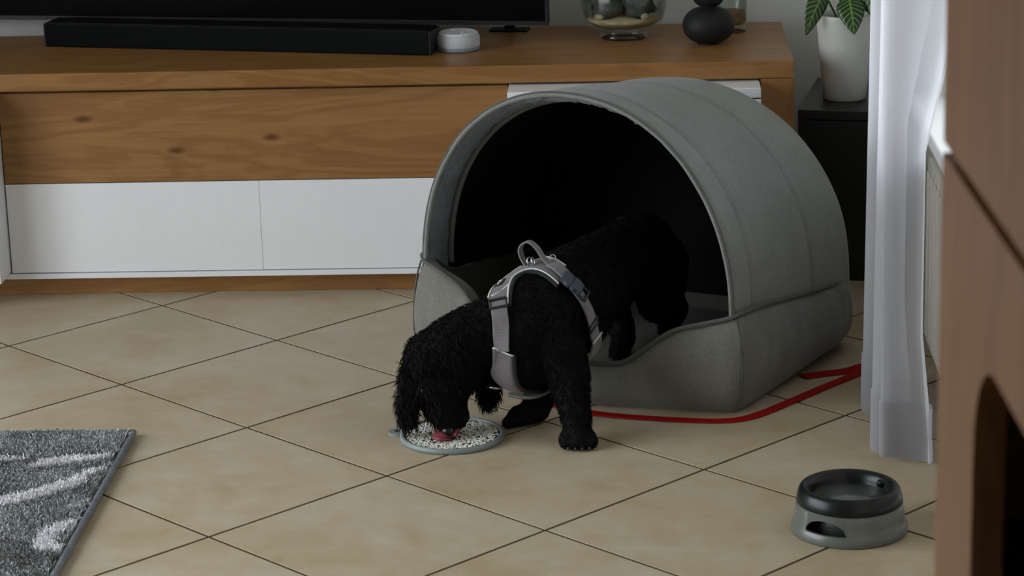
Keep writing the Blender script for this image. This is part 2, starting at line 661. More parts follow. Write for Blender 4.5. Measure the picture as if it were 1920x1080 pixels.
wall_left = wall_hole('wall_left', X0 - T, X0, LW)
wall_right = wall_hole('wall_right', X1, X1 + T, RWIN)
for nm in ('wall_back', 'wall_front', 'ceiling', 'wall_left', 'wall_right'):
    bpy.data.objects[nm]['kind'] = 'structure'


def window(name, x, w, hole, nmull, mat='white_trim'):
    y0, y1, z0, z1 = hole
    root = thing(name, (x, (y0 + y1) / 2, z0))
    root['kind'] = 'structure'
    hw, hh, fw = (y1 - y0) / 2, z1 - z0, 0.06
    box('frame_side', (-w, -hw, 0), (w, -hw + fw, hh), mat, root)
    box('frame_side', (-w, hw - fw, 0), (w, hw, hh), mat, root)
    box('frame_rail', (-w, -hw + fw, 0), (w, hw - fw, fw), mat, root)
    box('frame_rail', (-w, -hw + fw, hh - fw), (w, hw - fw, hh), mat, root)
    n = nmull + 1
    step = (2 * hw - 2 * fw) / n
    for k in range(n):
        a = -hw + fw + k * step
        box('pane', (-0.004, a + 0.001, fw), (0.004, a + step - 0.001, hh - fw), 'pane', root, bev=0)
        if k:
            box('mullion', (-w, a - 0.035, fw), (w, a + 0.035, hh - fw), mat, root)
    return root


window('window_1', X1 + 0.16, 0.035, RWIN, 1)
window('window_2', X0 - 0.12, 0.035, LW, 2)
# window sill reaching into the room
sill = box('trim_1', (0.80, -2.05, 0.538), (X1 + 0.122, RWIN[1] + 0.08, 0.564), 'white_trim', bev=0.004)
tag(sill, 'white window sill board behind the curtain', None, None, 'structure')

# ================================================================== RADIATOR under the sill
rad = thing('radiator', (0.860, -1.38, 0.10), 0, 'cream panel radiator under the window sill behind the curtain', 'radiator')
box('panel', (-0.03, -0.62, 0), (-0.022, 0.62, 0.36), 'radiator', rad, bev=0.003)
box('panel', (0.010, -0.62, 0), (0.018, 0.62, 0.36), 'radiator', rad, bev=0.003)
box('top_grille', (-0.028, -0.61, 0.352), (0.017, 0.61, 0.362), 'radiator', rad, bev=0.002)
for k in range(24):
    y = -0.58 + k * 1.16 / 23
    box('rib', (-0.036, y - 0.012, 0.02), (-0.029, y + 0.012, 0.34), 'radiator', rad, bev=0.003)
for y in (-0.45, 0.45):
    box('wall_bracket', (0.016, y - 0.02, 0.05), (0.035, y + 0.02, 0.30), 'radiator', rad, bev=0.001)
    box('foot', (-0.01, y - 0.015, -0.10), (0.005, y + 0.015, 0.02), 'radiator', rad, bev=0.001)

# ================================================================== SIDEBOARD
SX0, SX1 = -1.735, 0.623
SB = thing('sideboard', (-0.556, 0.19, 0), 0, 'long low oak sideboard with white lacquered fronts under the television', 'sideboard')


def sb(name, lo, hi, mat, parent=None, bev=0.002):
    p = (-0.556, 0.19, 0)
    return box(name, tuple(a - b for a, b in zip(lo, p)), tuple(a - b for a, b in zip(hi, p)), mat, parent or SB, bev)


ZT = 0.513
sb('top', (SX0, -0.05, 0.474), (SX1, 0.43, ZT), 'oak', bev=0.0025)
sb('side_panel', (0.551, -0.048, 0.0), (SX1, 0.43, 0.4735), 'oak_v')
sb('side_panel', (SX0, -0.048, 0.0), (-1.663, 0.43, 0.4735), 'oak_v')
sb('carcass', (-1.662, 0.0, 0.056), (0.550, 0.42, 0.4735), 'oak', bev=0)
sb('plinth', (-1.662, 0.0, 0.0), (0.550, 0.40, 0.044), 'oak', bev=0.001)
sb('bottom_rail', (-1.662, -0.034, 0.044), (0.550, 0.41, 0.0555), 'white_lacquer', bev=0.001)
sb('drawer_front', (-1.119, -0.030, 0.263), (0.003, -0.001, 0.466), 'oak_knotty', bev=0.001)
sb('top_rail', (-1.119, -0.020, 0.4665), (0.003, -0.001, 0.4735), 'oak', bev=0)
sb('door', (-1.119, -0.030, 0.0575), (-0.55325, -0.001, 0.261), 'white_lacquer', bev=0.001)
sb('door', (-0.55285, -0.030, 0.0575), (0.003, -0.001, 0.261), 'white_lacquer', bev=0.001)
for a, b in ((0.006, 0.548), (-1.660, -1.122)):
    sb('drawer_front', (a, -0.125, 0.0585), (b, -0.001, 0.444), 'white_lacquer', bev=0.0012)
    sb('grip_rail', (a, -0.125, 0.4475), (b, -0.001, 0.469), 'white_lacquer', bev=0.002)
    sb('shadow_gap', (a + 0.002, -0.119, 0.444), (b - 0.002, -0.002, 0.4475), 'slider', bev=0)

# ================================================================== TELEVISION (turned a little away from the wall)
TVY = -math.radians(9.8)
tv = thing('television', (0.087, 0.197, ZT), TVY, 'large black flat television standing behind the soundbar on the sideboard', 'television')
TW, THT = 1.45, 0.83
zb = 0.042
box('back_cover', (-TW + 0.002, 0.010, zb + 0.002), (-0.002, 0.030, zb + THT - 0.002), 'black_plastic', tv, 0.003)
box('screen', (-TW + 0.006, -0.001, zb + 0.010), (-0.006, 0.0099, zb + THT - 0.006), 'screen', tv, 0.0005)
box('bezel', (-0.006, -0.004, zb), (0.0, 0.010, zb + THT), 'bezel', tv, 0.0006)
box('bezel', (-TW, -0.004, zb), (-TW + 0.006, 0.010, zb + THT), 'bezel', tv, 0.0006)
box('bezel', (-TW + 0.006, -0.004, zb), (-0.006, 0.010, zb + 0.010), 'bezel', tv, 0.0006)
box('bezel', (-TW + 0.006, -0.004, zb + THT - 0.006), (-0.006, 0.010, zb + THT), 'bezel', tv, 0.0006)
for fx, yb in ((-0.125, 0.165), (-TW + 0.33, 0.060)):
    ft = box('foot', (fx - 0.045, yb - 0.025, 0.0), (fx + 0.045, yb + 0.020, 0.005), 'black_plastic', tv, 0.002)
    box('foot_arm', (fx - 0.012, 0.029, zb + 0.012), (fx + 0.012, yb + 0.006, zb + 0.024), 'black_plastic', ft, 0.001)
    box('foot_post', (fx - 0.012, yb - 0.006, 0.004), (fx + 0.012, yb + 0.006, zb + 0.013), 'black_plastic', ft, 0.001)

# ================================================================== SOUNDBAR
sba = math.atan2(-0.200, 0.903)
sbr = thing('soundbar', (-1.077, 0.278, ZT), sba, 'long black fabric soundbar lying in front of the television', 'soundbar')
box('housing', (0, 0.003, 0.0), (0.925, 0.078, 0.0545), 'black_plastic', sbr, 0.004)
box('grille', (0.002, -0.001, 0.002), (0.923, 0.0035, 0.053), 'grille', sbr, 0.002)
box('top_panel', (0.004, 0.005, 0.0545), (0.921, 0.076, 0.0565), 'black_plastic', sbr, 0.001)
box('end_cap', (0.923, 0.001, 0.001), (0.927, 0.077, 0.054), 'bezel', sbr, 0.001)
box('end_cap', (-0.002, 0.001, 0.001), (0.002, 0.077, 0.054), 'bezel', sbr, 0.001)

# ================================================================== SMART SPEAKER
sp_ = thing('smart_speaker', (-0.114, 0.150, ZT), 0, 'white round smart speaker with grey base ring beside the soundbar', 'speaker')
vs, fs = lathe([(0.044, 0.0), (0.0475, 0.001), (0.0485, 0.004), (0.0478, 0.007)])
mk('base_ring', vs, fs, 'puck_base', sp_)
vs, fs = lathe([(0.0465, 0.007), (0.0490, 0.012), (0.0492, 0.022), (0.0482, 0.031), (0.0460, 0.036)])
mk('fabric_body', vs, fs, 'puck_fabric', sp_)
vs, fs = lathe([(0.0462, 0.0355), (0.0445, 0.0395), (0.040, 0.0415), (0.0385, 0.0412), (0.0, 0.0410)])
mk('top_plate', vs, fs, 'puck_top', sp_)
for k in range(4):
    a = k * math.pi / 2 + 0.5
    vs, fs = lathe([(0.004, 0.0405), (0.004, 0.0420), (0.003, 0.0423)], 12)
    mk('button', vs, fs, 'puck_top', sp_, (0.024 * math.cos(a), 0.024 * math.sin(a), 0))

# ================================================================== GLASS BOWL WITH SAND AND STONES
JX, JY = 0.256, 0.262
jar = thing('glass_bowl', (JX, JY, ZT), 0, 'big round clear glass bowl holding sand and grey stones', 'glass bowl')
vs, fs = lathe([(0.050, 0.0), (0.054, 0.002), (0.055, 0.008), (0.050, 0.013), (0.047, 0.018), (0.047, 0.020), (0.0, 0.020)], 56)
mk('foot', vs, fs, 'glass', jar)
outer = [(0.046, 0.0205), (0.072, 0.026), (0.090, 0.042), (0.097, 0.066), (0.0985, 0.095), (0.095, 0.125), (0.086, 0.150), (0.078, 0.165), (0.080, 0.172)]
inner = [(0.076, 0.172), (0.074, 0.165), (0.082, 0.149), (0.091, 0.125), (0.0945, 0.095), (0.093, 0.066), (0.086, 0.044), (0.069, 0.030), (0.0, 0.027)]
vs, fs = lathe([(0.0, 0.0205)] + outer + inner, 56)
mk('bowl_wall', vs, fs, 'glass', jar)
sd = [(0.0, 0.0285), (0.060, 0.0305), (0.080, 0.041), (0.0845, 0.045), (0.072, 0.049), (0.045, 0.047), (0.02, 0.051), (0.0, 0.050)]
vs, fs = lathe(sd, 56)
vs = [(x, y, z + (0.004 * noise.noise(Vector((x * 40, y * 40, 1))) if z > 0.046 else 0)) for x, y, z in vs]
o = mk('sand', vs, fs, 'sand', None, (JX, JY, ZT))
tag(o, 'layer of pale sand in the bottom of the glass bowl', 'sand', None, 'stuff')
for i, (x, y, z, r) in enumerate([(-0.036, -0.010, 0.070, (0.038, 0.034, 0.026)), (0.034, -0.008, 0.072, (0.040, 0.036, 0.028)), (0.0, 0.046, 0.072, (0.036, 0.022, 0.026)), (0.0, -0.002, 0.124, (0.056, 0.044, 0.025))]):
    o, _ = blob('stone', r, 'stone_dark', None, (JX + x, JY + y, ZT + z), i + 1, 0.35)
    tag(o, 'wide slate grey stone resting on top of the others in the glass bowl' if i == 3 else 'slate grey stone bedded in the sand inside the glass bowl', 'stone', 'grey stones in the glass bowl')
for i, (x, y) in enumerate([(0.050, -0.046), (0.062, -0.022), (-0.055, -0.040)]):
    o, _ = blob('pebble', (0.011, 0.010, 0.008), 'stone_pale', None, (JX + x, JY + y, ZT + 0.0545), i + 11, 0.2, 2)
    tag(o, 'small pale pebble lying on the sand inside the glass bowl', 'pebble', 'pale pebbles in the glass bowl')

# ================================================================== BLACK GOURD VASE
gv = thing('gourd_vase', (0.446, 0.170, ZT), 0, 'matt black vase of two stacked round bulbs on the oak sideboard', 'vase')
low = [(0.0, 0.0), (0.026, 0.0)]
for k in range(1, 16):
    a = -math.pi / 2 + math.pi * k / 16
    low.append((0.0575 * abs(math.cos(a)) ** 0.85 + 0.001, 0.042 + 0.042 * math.sin(a)))
low.append((0.016, 0.084))
vs, fs = lathe(low, 48)
mk('lower_bulb', vs, fs, 'matt_black', gv)
up_ = [(0.018, 0.0835)]
for k in range(1, 16):
    a = -math.pi / 2 + math.pi * k / 16
    up_.append((0.036 * abs(math.cos(a)) ** 0.8 + 0.001, 0.1125 + 0.031 * math.sin(a)))
up_ += [(0.011, 0.1435), (0.011, 0.152), (0.009, 0.152), (0.008, 0.13), (0.0, 0.13)]
vs, fs = lathe(up_, 48)
mk('upper_bulb', vs, fs, 'matt_black', gv)

# ================================================================== CLEAR CYLINDER VASE
cv = thing('cylinder_vase', (0.500, 0.318, ZT), 0, 'clear straight glass cylinder vase with brown filling behind the black vase', 'vase')
vs, fs = lathe([(0.0, 0.0), (0.037, 0.0), (0.039, 0.003), (0.039, 0.26), (0.036, 0.26), (0.036, 0.024), (0.033, 0.018), (0.0, 0.016)], 48)
mk('glass_wall', vs, fs, 'glass', cv)
vs, fs = lathe([(0.0, 0.0165), (0.032, 0.019), (0.0355, 0.026), (0.0355, 0.046), (0.02, 0.050), (0.0, 0.048)], 40)
mk('filling', vs, fs, 'bark', cv)

# ================================================================== BLACK SIDE CABINET + PLANT
bc = thing('side_cabinet', (0.636, 0.030, 0), math.radians(-11), 'small black cube cabinet carrying the potted plant beside the sideboard', 'cabinet')
BW, BD, BH = 0.235, 0.36, 0.388
box('top', (0, 0, BH - 0.022), (BW, BD, BH), 'black_wood', bc, 0.002)
box('side_panel', (0, 0.004, 0), (0.018, BD, BH - 0.0225), 'black_wood', bc, 0.001)
box('side_panel', (BW - 0.018, 0.004, 0), (BW, BD, BH - 0.0225), 'black_wood', bc, 0.001)
box('back_panel', (0.018, BD - 0.008, 0), (BW - 0.018, BD, BH - 0.0225), 'black_wood', bc, 0)
box('door', (0.0195, 0.003, 0.03), (BW - 0.0195, 0.019, BH - 0.025), 'black_wood', bc, 0.001)
box('plinth', (0.0185, 0.010, 0), (BW - 0.0185, 0.028, 0.028), 'black_wood', bc, 0)

PX_, PY_ = 0.748, 0.145
pp_ = thing('potted_plant', (PX_, PY_, BH), 0, 'leafy plant with pale-veined dark leaves in a tall white pot', 'plant')
vs, fs = lathe([(0.0, 0.0), (0.045, 0.0), (0.048, 0.003), (0.053, 0.05), (0.059, 0.12), (0.064, 0.180), (0.0655, 0.190), (0.0645, 0.193), (0.0615, 0.190), (0.0600, 0.178), (0.056, 0.12), (0.0, 0.118)], 56)
pot = mk('pot', vs, fs, 'pot', pp_)
vs, fs = lathe([(0.0, 0.10), (0.055, 0.125), (0.0598, 0.172), (0.03, 0.178), (0.0, 0.175)], 40)
mk('soil', vs, fs, 'soil', pp_)


def leaf(base, tip, sag, width, roll=0.0, face=None):
    base, tip = Vector(base), Vector(tip)
    d = tip - base
    L = d.length
    dn = d.normalized()
    side = dn.cross(Vector((0, 0, 1)))
    if side.length < 0.1:
        side = Vector((1, 0, 0))
    side.normalize()
    side = Matrix.Rotation(roll, 3, dn) @ side
    if face:
        side = Vector(face) - dn * dn.dot(Vector(face))
        side.normalize()
    nrm = side.cross(dn)
    vs, fs, uvs = [], [], []
    NV, NU = 14, 6
    for i in range(NV + 1):
        s = i / NV
        w = width * (math.sin(math.pi * min(1, s ** 0.75)) ** 0.75) * (1 - 0.15 * s)
        c = base + d * s + Vector((0, 0, -sag * 4 * s * s + sag * 4 * s)) * 0.5
        for j in range(NU + 1):
            u = j / NU * 2 - 1
            vs.append(c + side * (u * w / 2) + nrm * (0.18 * abs(u) * w / 2 + 0.002 * math.sin(s * 44) * abs(u)))
            uvs.append((u, s))
    for i in range(NV):
        for j in range(NU):
            fs.append((i * (NU + 1) + j, i * (NU + 1) + j + 1, (i + 1) * (NU + 1) + j + 1, (i + 1) * (NU + 1) + j))
    o = mk('leaf', vs, fs, 'leaf', pp_)
    ul = o.data.uv_layers.new(name='UVMap')
    for lp in o.data.loops:
        ul.data[lp.index].uv = uvs[lp.vertex_index]
    md = o.modifiers.new('thickness', 'SOLIDIFY')
    md.thickness = 0.0008
    st = [Vector((0.25 * base.x, 0.25 * base.y, 0.17)), Vector((0.7 * base.x, 0.7 * base.y, 0.17 + (base.z - 0.17) * 0.6)), base]
    sv, sf = tube(catmull(st, 5), 0.0022, 6)
    mk('leaf_stalk', sv, sf, 'stem', o)


leaf((-0.050, -0.045, 0.245), (-0.092, -0.072, 0.155), 0.02, 0.050, 0.3, (1, 0.3, 0))
leaf((0.002, -0.055, 0.235), (0.012, -0.095, 0.160), 0.02, 0.066, 0.0, (1, 0, 0.1))
leaf((0.035, -0.040, 0.260), (0.062, -0.075, 0.188), 0.02, 0.060, -0.3, (1, -0.3, 0))
leaf((-0.02, -0.02, 0.285), (-0.060, -0.045, 0.225), 0.02, 0.06, 0.2)
leaf((0.03, 0.02, 0.29), (0.09, 0.05, 0.25), 0.02, 0.06, 0.2)
leaf((-0.02, 0.03, 0.30), (-0.075, 0.07, 0.26), 0.02, 0.06, -0.2)
leaf((0.0, 0.0, 0.30), (0.02, -0.03, 0.40), 0.01, 0.06, 0.1)

# ================================================================== CURTAIN
cpath = [(0.785, -0.72), (0.745, -0.80), (0.712, -0.87), (0.700, -0.905), (0.704, -0.928), (0.730, -0.940), (0.765, -0.955), (0.782, -0.985),
         (0.765, -1.020), (0.728, -1.060), (0.702, -1.098), (0.699, -1.118), (0.705, -1.135), (0.722, -1.143), (0.716, -1.158), (0.704, -1.176), (0.712, -1.190), (0.745, -1.186), (0.780, -1.192), (0.792, -1.205), (0.794, -1.225), (0.786, -1.24)]
cp = catmull([(x, y, 0) for x, y in cpath], 6)
NZ = 60
vs, fs = [], []
zt_c, zb_c = 2.42, 0.012
for i in range(NZ + 1):
    s = i / NZ
    z = zb_c + (zt_c - zb_c) * s ** 1.15
    for k, p in enumerate(cp):
        fl = 1.0 + 0.05 * math.sin(z * 3.1 + k * 0.13)
        x = 0.765 + (p.x - 0.765) * fl * (1.0 if z < 0.5 else max(0.88, 1 - (z - 0.5) * 0.08))
        rt = max(0.0, (p.x - 0.72) / 0.07)
        x -= 0.020 * rt * min(1.0, max(0.0, (z - 0.03) / 0.22)) * (1.0 if z < 0.58 else max(0.0, 1 - (z - 0.58) * 5))
        if z > 0.58:
            x += 0.034 * rt * min(1.0, (z - 0.58) / 0.30)
        x = min(x, 0.797 if z < 0.58 else 0.84)
        y = p.y + 0.006 * math.sin(z * 2.3 + k * 0.07)
        vs.append((x, y, z + (0.006 * math.sin(k * 0.16) if i == 0 else 0)))
nk = len(cp)
for i in range(NZ):
    for k in range(nk - 1):
        fs.append((i * nk + k, i * nk + k + 1, (i + 1) * nk + k + 1, (i + 1) * nk + k))
cur = thing('curtain', (0.75, -1.0, 0), 0, 'white sheer floor-length curtain gathered in front of the window', 'curtain')
mk('drape', [(x - 0.75, y + 1.0, z) for x, y, z in vs], fs, 'voile', cur)
# doubled hem at the foot of the drape
hv, hf = [], []
zs = [0.010, 0.03, 0.06, 0.09, 0.115]
for z in zs:
    for k, p in enumerate(cp):
        a, b = cp[max(k - 1, 0)], cp[min(k + 1, nk - 1)]
        d = (b - a).normalized()
        nx, ny = -d.y * 0.0025, d.x * 0.0025
        fl = 1.0 + 0.05 * math.sin(z * 3.1 + k * 0.13)
        x = 0.765 + (p.x - 0.765) * fl
        hv.append((min(x, 0.797) - nx - 0.75, p.y + 0.006 * math.sin(z * 2.3 + k * 0.07) - ny + 1.0, z + (0.006 * math.sin(k * 0.16) if z < 0.02 else 0)))
for i in range(len(zs) - 1):
    for k in range(nk - 1):
        hf.append((i * nk + k, i * nk + k + 1, (i + 1) * nk + k + 1, (i + 1) * nk + k))
mk('hem', hv, hf, 'voile', cur)
box('track', (-0.04, -1.2, 2.42), (0.05, 0.45, 2.45), 'white_trim', cur, 0.002)

# ================================================================== NEAR WOODEN CABINET (foreground right)
NC = thing('wooden_shelf_cabinet', (0.474, -3.876, 0), math.atan2(-0.99952, 0.03102), 'tall brown wooden cabinet with rounded open niche standing close by', 'cabinet')
# local x runs along the visible face, local +y towards the right wall side
NL, ND, NH = 0.95, 0.36, 1.55


def face_panel(name, x0, x1, z0, z1, mat, hole=None, r=0.06, th=0.02, y0=0.0):
    b = bmesh.new()
    if hole is None:
        bb = box_bm((x0, y0, z0), (x1, y0 + th, z1), 0.003)
        return from_bm(name, bb, mat, NC)
    hx0, hx1, hz0, hz1 = hole
    inner_l = []
    for cx, cz, a0 in ((hx1 - r, hz1 - r, 0), (hx0 + r, hz1 - r, 90), (hx0 + r, hz0 + r, 180), (hx1 - r, hz0 + r, 270)):
        for k in range(9):
            a = math.radians(a0 + k * 90 / 8)
            inner_l.append((cx + r * math.cos(a), cz + r * math.sin(a)))
    mx_, mz = (hx0 + hx1) / 2, (hz0 + hz1) / 2
    outer_l = []
    for (x, z) in inner_l:
        dx, dz = x - mx_, z - mz
        sx = (x1 - mx_) / dx if dx > 1e-6 else ((x0 - mx_) / dx if dx < -1e-6 else 1e9)
        sz = (z1 - mz) / dz if dz > 1e-6 else ((z0 - mz) / dz if dz < -1e-6 else 1e9)
        s = min(sx, sz)
        outer_l.append((mx_ + dx * s, mz + dz * s))
    # snap the rounded corners of the ray-cast outline to the panel corners
    for q, (cx, cz) in enumerate(((x1, z1), (x0, z1), (x0, z0), (x1, z0))):
        outer_l[q * 9 + 4] = (cx, cz)
    n = len(inner_l)
    V = []
    for yy in (y0, y0 + th):
        for L in (inner_l, outer_l):
            V.append([b.verts.new((x, yy, z)) for x, z in L])
    for k in range(n):
        k2 = (k + 1) % n
        b.faces.new((V[0][k], V[0][k2], V[1][k2], V[1][k]))
        b.faces.new((V[2][k], V[3][k], V[3][k2], V[2][k2]))
        b.faces.new((V[0][k], V[2][k], V[2][k2], V[0][k2]))
        b.faces.new((V[1][k], V[1][k2], V[3][k2], V[3][k]))
    return from_bm(name, b, mat, NC)


# +y local = rotate: local y axis points to +x world
face_panel('front_panel', 0.0, NL, 1.1925, NH, 'near_oak')
face_panel('front_panel', 0.0, NL, 0.62, 1.186, 'near_oak', (0.145, NL - 0.145, 0.74, 1.098), 0.07)
face_panel('front_panel', 0.0, NL, 0.05, 0.612, 'near_oak')
box('end_panel', (0.001, 0.0205, 0.0), (0.021, ND, NH), 'near_oak', NC, 0.002)
box('end_panel', (NL - 0.021, 0.0205, 0.0), (NL - 0.001, ND, NH), 'near_oak', NC, 0.002)
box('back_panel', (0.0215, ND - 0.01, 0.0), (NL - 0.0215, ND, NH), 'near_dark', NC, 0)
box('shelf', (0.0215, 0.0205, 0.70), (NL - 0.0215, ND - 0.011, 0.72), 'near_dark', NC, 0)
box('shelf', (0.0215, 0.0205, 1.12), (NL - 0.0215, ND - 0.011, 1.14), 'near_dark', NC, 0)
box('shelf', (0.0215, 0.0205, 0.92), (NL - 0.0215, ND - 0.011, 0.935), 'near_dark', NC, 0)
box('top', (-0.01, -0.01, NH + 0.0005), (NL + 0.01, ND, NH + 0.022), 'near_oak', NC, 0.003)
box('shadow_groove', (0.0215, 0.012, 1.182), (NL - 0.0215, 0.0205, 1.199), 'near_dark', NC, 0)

# ================================================================== DOG HOUSE
DH = thing('dog_house', (0.150, -0.748, 0), math.radians(-27.53), 'grey felt igloo dog bed with arched roof and dark inside', 'dog bed')


def perim():
    half = [(0.0, -0.082, 0.088), (0.08, -0.078, 0.086), (0.14, -0.066, 0.092), (0.185, -0.052, 0.122), (0.235, -0.036, 0.158), (0.295, -0.022, 0.176), (0.343, -0.004, 0.188), (0.362, 0.026, 0.194),
            (0.366, 0.10, 0.190), (0.374, 0.22, 0.176), (0.380, 0.35, 0.160), (0.378, 0.45, 0.148), (0.362, 0.505, 0.146), (0.325, 0.535, 0.146), (0.20, 0.555, 0.146), (0.07, 0.56, 0.146)]
    left = []
    for x, y, h in reversed(half[1:]):
        hh = h
        if y < 0.05 and x > 0.12:
            hh = h + 0.036 * min(1, (x - 0.12) / 0.16)
        left.append((-x, y * (1 - 0.12 * x / 0.38 * max(0, min(1, (y - 0.15) / 0.3))), hh))
    return catmull(half + left, 7, True)


per = perim()
NP = len(per)
cen = Vector((0, 0.22))
sect = [(0.020, 0.0, 0), (0.004, 0.012, 1), (-0.012, 0.30, 2), (-0.012, 0.55, 2), (-0.003, 0.82, 2), (0.008, 0.96, 2), (0.020, 1.0, 2), (0.036, 0.99, 2), (0.056, 0.90, 2), (0.072, 0.65, 2), (0.078, 0.35, 2), (0.080, 0.012, 1)]
vs, fs = [], []
lip = []
for i, p in enumerate(per):
    a, b = per[i - 1], per[(i + 1) % NP]
    d = Vector((b.x - a.x, b.y - a.y)).normalized()
    inn = Vector((-d.y, d.x))
    if inn.dot(cen - Vector((p.x, p.y))) < 0:
        inn = -inn
    for off, zz, kind in sect:
        z = zz if kind == 1 else zz * p.z
        q = Vector((p.x, p.y)) + inn * off
        if kind == 2:
            wv = noise.noise(Vector((q.x * 9, q.y * 9, z * 9))) * 0.009 + noise.noise(Vector((q.x * 26, q.y * 26, z * 20))) * 0.006 + 0.004 * noise.noise(Vector((q.x * 60, q.y * 60, z * 25))) * max(0, 1 - abs(z - 0.15) / 0.06)
            q = q - inn * wv
        # the side by the front corner lifts a little off the floor towards the back
        lift = 0.012 * max(0, min(1, (p.y - 0.10) / 0.25)) if (p.x > 0.2 and kind != 2) else 0
        vs.append((q.x, q.y, z + lift))
    q = Vector((p.x, p.y)) + inn * 0.010
    lip.append(Vector((q.x, q.y, p.z * 1.0 + 0.001)))
ns = len(sect)
for i in range(NP):
    j = (i + 1) % NP
    for k in range(ns - 1):
        fs.append((i * ns + k, j * ns + k, j * ns + k + 1, i * ns + k + 1))
o = mk('bolster', vs, fs, ['bolster', 'cushion'], DH, fmat=[1 if (i % (ns - 1)) >= 7 else 0 for i in range(len(fs))])  # inner faces coloured darker to stand in for shade inside the bed
md = o.modifiers.new('smooth', 'SUBSURF')
md.levels = 1
md.render_levels = 1
vs, fs = tube(lip, 0.0042, 7, True)
mk('piping', vs, fs, 'piping', DH)
# floor cushion inside
b = bmesh.new()
NCU = 40
rings = []
for sc_, z in ((0.99, 0.004), (1.0, 0.02), (0.985, 0.040), (0.90, 0.050), (0.6, 0.055), (0.25, 0.057)):
    ring = []
    for p in per[::2]:
        v2 = cen + (Vector((p.x, p.y)) - cen) * (0.80 * sc_)
        ring.append(b.verts.new((v2.x, v2.y, z + 0.003 * noise.noise(Vector((v2.x * 12, v2.y * 12, 0))))))
    rings.append(ring)
for r1, r2 in zip(rings, rings[1:]):
    for k in range(len(r1)):
        k2 = (k + 1) % len(r1)
        b.faces.new((r1[k], r1[k2], r2[k2], r2[k]))
b.faces.new(rings[-1])
b.faces.new(list(reversed(rings[0])))
from_bm('cushion', b, 'cushion', DH, smooth=True)
# vertical corner seams of the bolster
for sx in (-1, 1):
    best = min(range(NP), key=lambda i: (per[i].x - sx * 0.345) ** 2 + (per[i].y - 0.012) ** 2)
    p = per[best]
    q = Vector((p.x, p.y))
    outw = (q - cen).normalized()
    pts = []
    for zf, off in ((0.03, -0.006), (0.3, 0.010), (0.55, 0.010), (0.82, 0.002), (0.97, -0.008)):
        c = q + outw * off
        pts.append((c.x, c.y, zf * p.z))
    sv, sf = tube(catmull(pts, 5), 0.0022, 6)
    mk('corner_seam', sv, sf, 'piping', DH)


# roof
def arch(t, v, off=0.0):
    """t 0..pi from right foot to left foot, v 0..1 front to back"""
    w = 0.346 + 0.026 * v - 0.004 * (2 * v - 1) ** 2
    zf = 0.186 - 0.045 * v + 0.026 * (1 - math.cos(min(max(t, 0.0), math.pi))) / 2 * (1 - v)
    H = 0.392 - 0.008 * v
    drop = max(0.0, -t, t - math.pi) * 0.16
    t = min(max(t, 0.0), math.pi)
    c, s = math.cos(t), math.sin(t)
    n_ = 2.0 / 2.12
    x = w * math.copysign(abs(c) ** n_, c)
    z = H * abs(s) ** n_
    nx, nz = c / w, max(s, 0) / H
    L = math.hypot(nx, nz)
    nx, nz = nx / L, nz / L
    y = 0.012 + 0.515 * v * (1 - 0.12 * max(0.0, -x) / 0.36 * v)
    return Vector((x + nx * off, y, zf + z + nz * off - drop)), Vector((nx, 0, nz))


TN, VN = 80, 110


def TT(u):
    return -0.40 + (math.pi + 0.80) * u


TH = 0.026
vlist = [i / VN for i in range(VN + 1)]
vs, fs = [], []
for v in vlist:
    edge = 0.012 * max(0, (v - 0.93) / 0.07) ** 2 + 0.006 * max(0, (0.02 - v) / 0.02)
    for k in range(TN + 1):
        tt = TT(k / TN)
        off = -edge
        for sv_ in (0.135, 0.62):
            off -= 0.0050 * math.exp(-((v - sv_) / 0.009) ** 2)
        off += 0.004 * math.sin(math.pi * min(1, max(0, (v - 0.135) / 0.485))) if 0.135 < v < 0.62 else (0.004 * math.sin(math.pi * (v - 0.62) / 0.38) if v > 0.62 else 0)
        p, _ = arch(tt, v, off)
        off2 = 0.003 * noise.noise(Vector((p.x * 7, p.y * 7, p.z * 7)))
        p, _ = arch(tt, v, off + off2)
        vs.append(p)
n1 = TN + 1
for i in range(VN):
    for k in range(TN):
        fs.append((i * n1 + k, i * n1 + k + 1, (i + 1) * n1 + k + 1, (i + 1) * n1 + k))
# rounded front rim, continuous with the outside
base_i = 0
prev_ring = list(range(0, n1))
for off, dv in ((-0.002, -0.005), (-0.0055, -0.0065), (-0.009, -0.005), (-0.0115, 0.0)):
    ring = []
    for k in range(n1):
        tt = TT(k / TN)
        p, _ = arch(tt, 0, off)
        p.y += dv + 0.002 * noise.noise(Vector((k * 0.5, off * 50, 3)))
        ring.append(len(vs))
        vs.append(p)
    for k in range(TN):
        fs.append((prev_ring[k], ring[k], ring[k + 1], prev_ring[k + 1]))
    prev_ring = ring
mk('roof', vs, fs, 'canopy', DH)
# grey inner collar, puckered
vs, fs = [], []
CV = [0.0, 0.02, 0.05, 0.08, 0.11, 0.14, 0.165]
for v in CV:
    for k in range(TN * 3 + 1):
        tt = TT(k / (TN * 3))
        pk = (0.007 * noise.noise(Vector((k * 0.30 + v * 14, v * 9, 0))) + 0.003 * noise.noise(Vector((k * 0.9, v * 30, 4)))) * (1 if 0.03 < v < 0.15 else 0.12)
        p, _ = arch(tt, v, -0.0120 - pk - 0.010 * math.sin(math.pi * v / 0.165))
        vs.append(p)
n2 = TN * 3 + 1
for i in range(len(CV) - 1):
    for k in range(n2 - 1):
        fs.append((i * n2 + k, (i + 1) * n2 + k, (i + 1) * n2 + k + 1, i * n2 + k + 1))
mk('entrance_collar', vs, fs, 'collar', DH)
ring = [arch(math.pi * k / 96, 0.165, -0.0185)[0] for k in range(97)]
sv, sf = tube(ring, 0.0062, 8)
mk('collar_piping', sv, sf, 'canopy', DH)
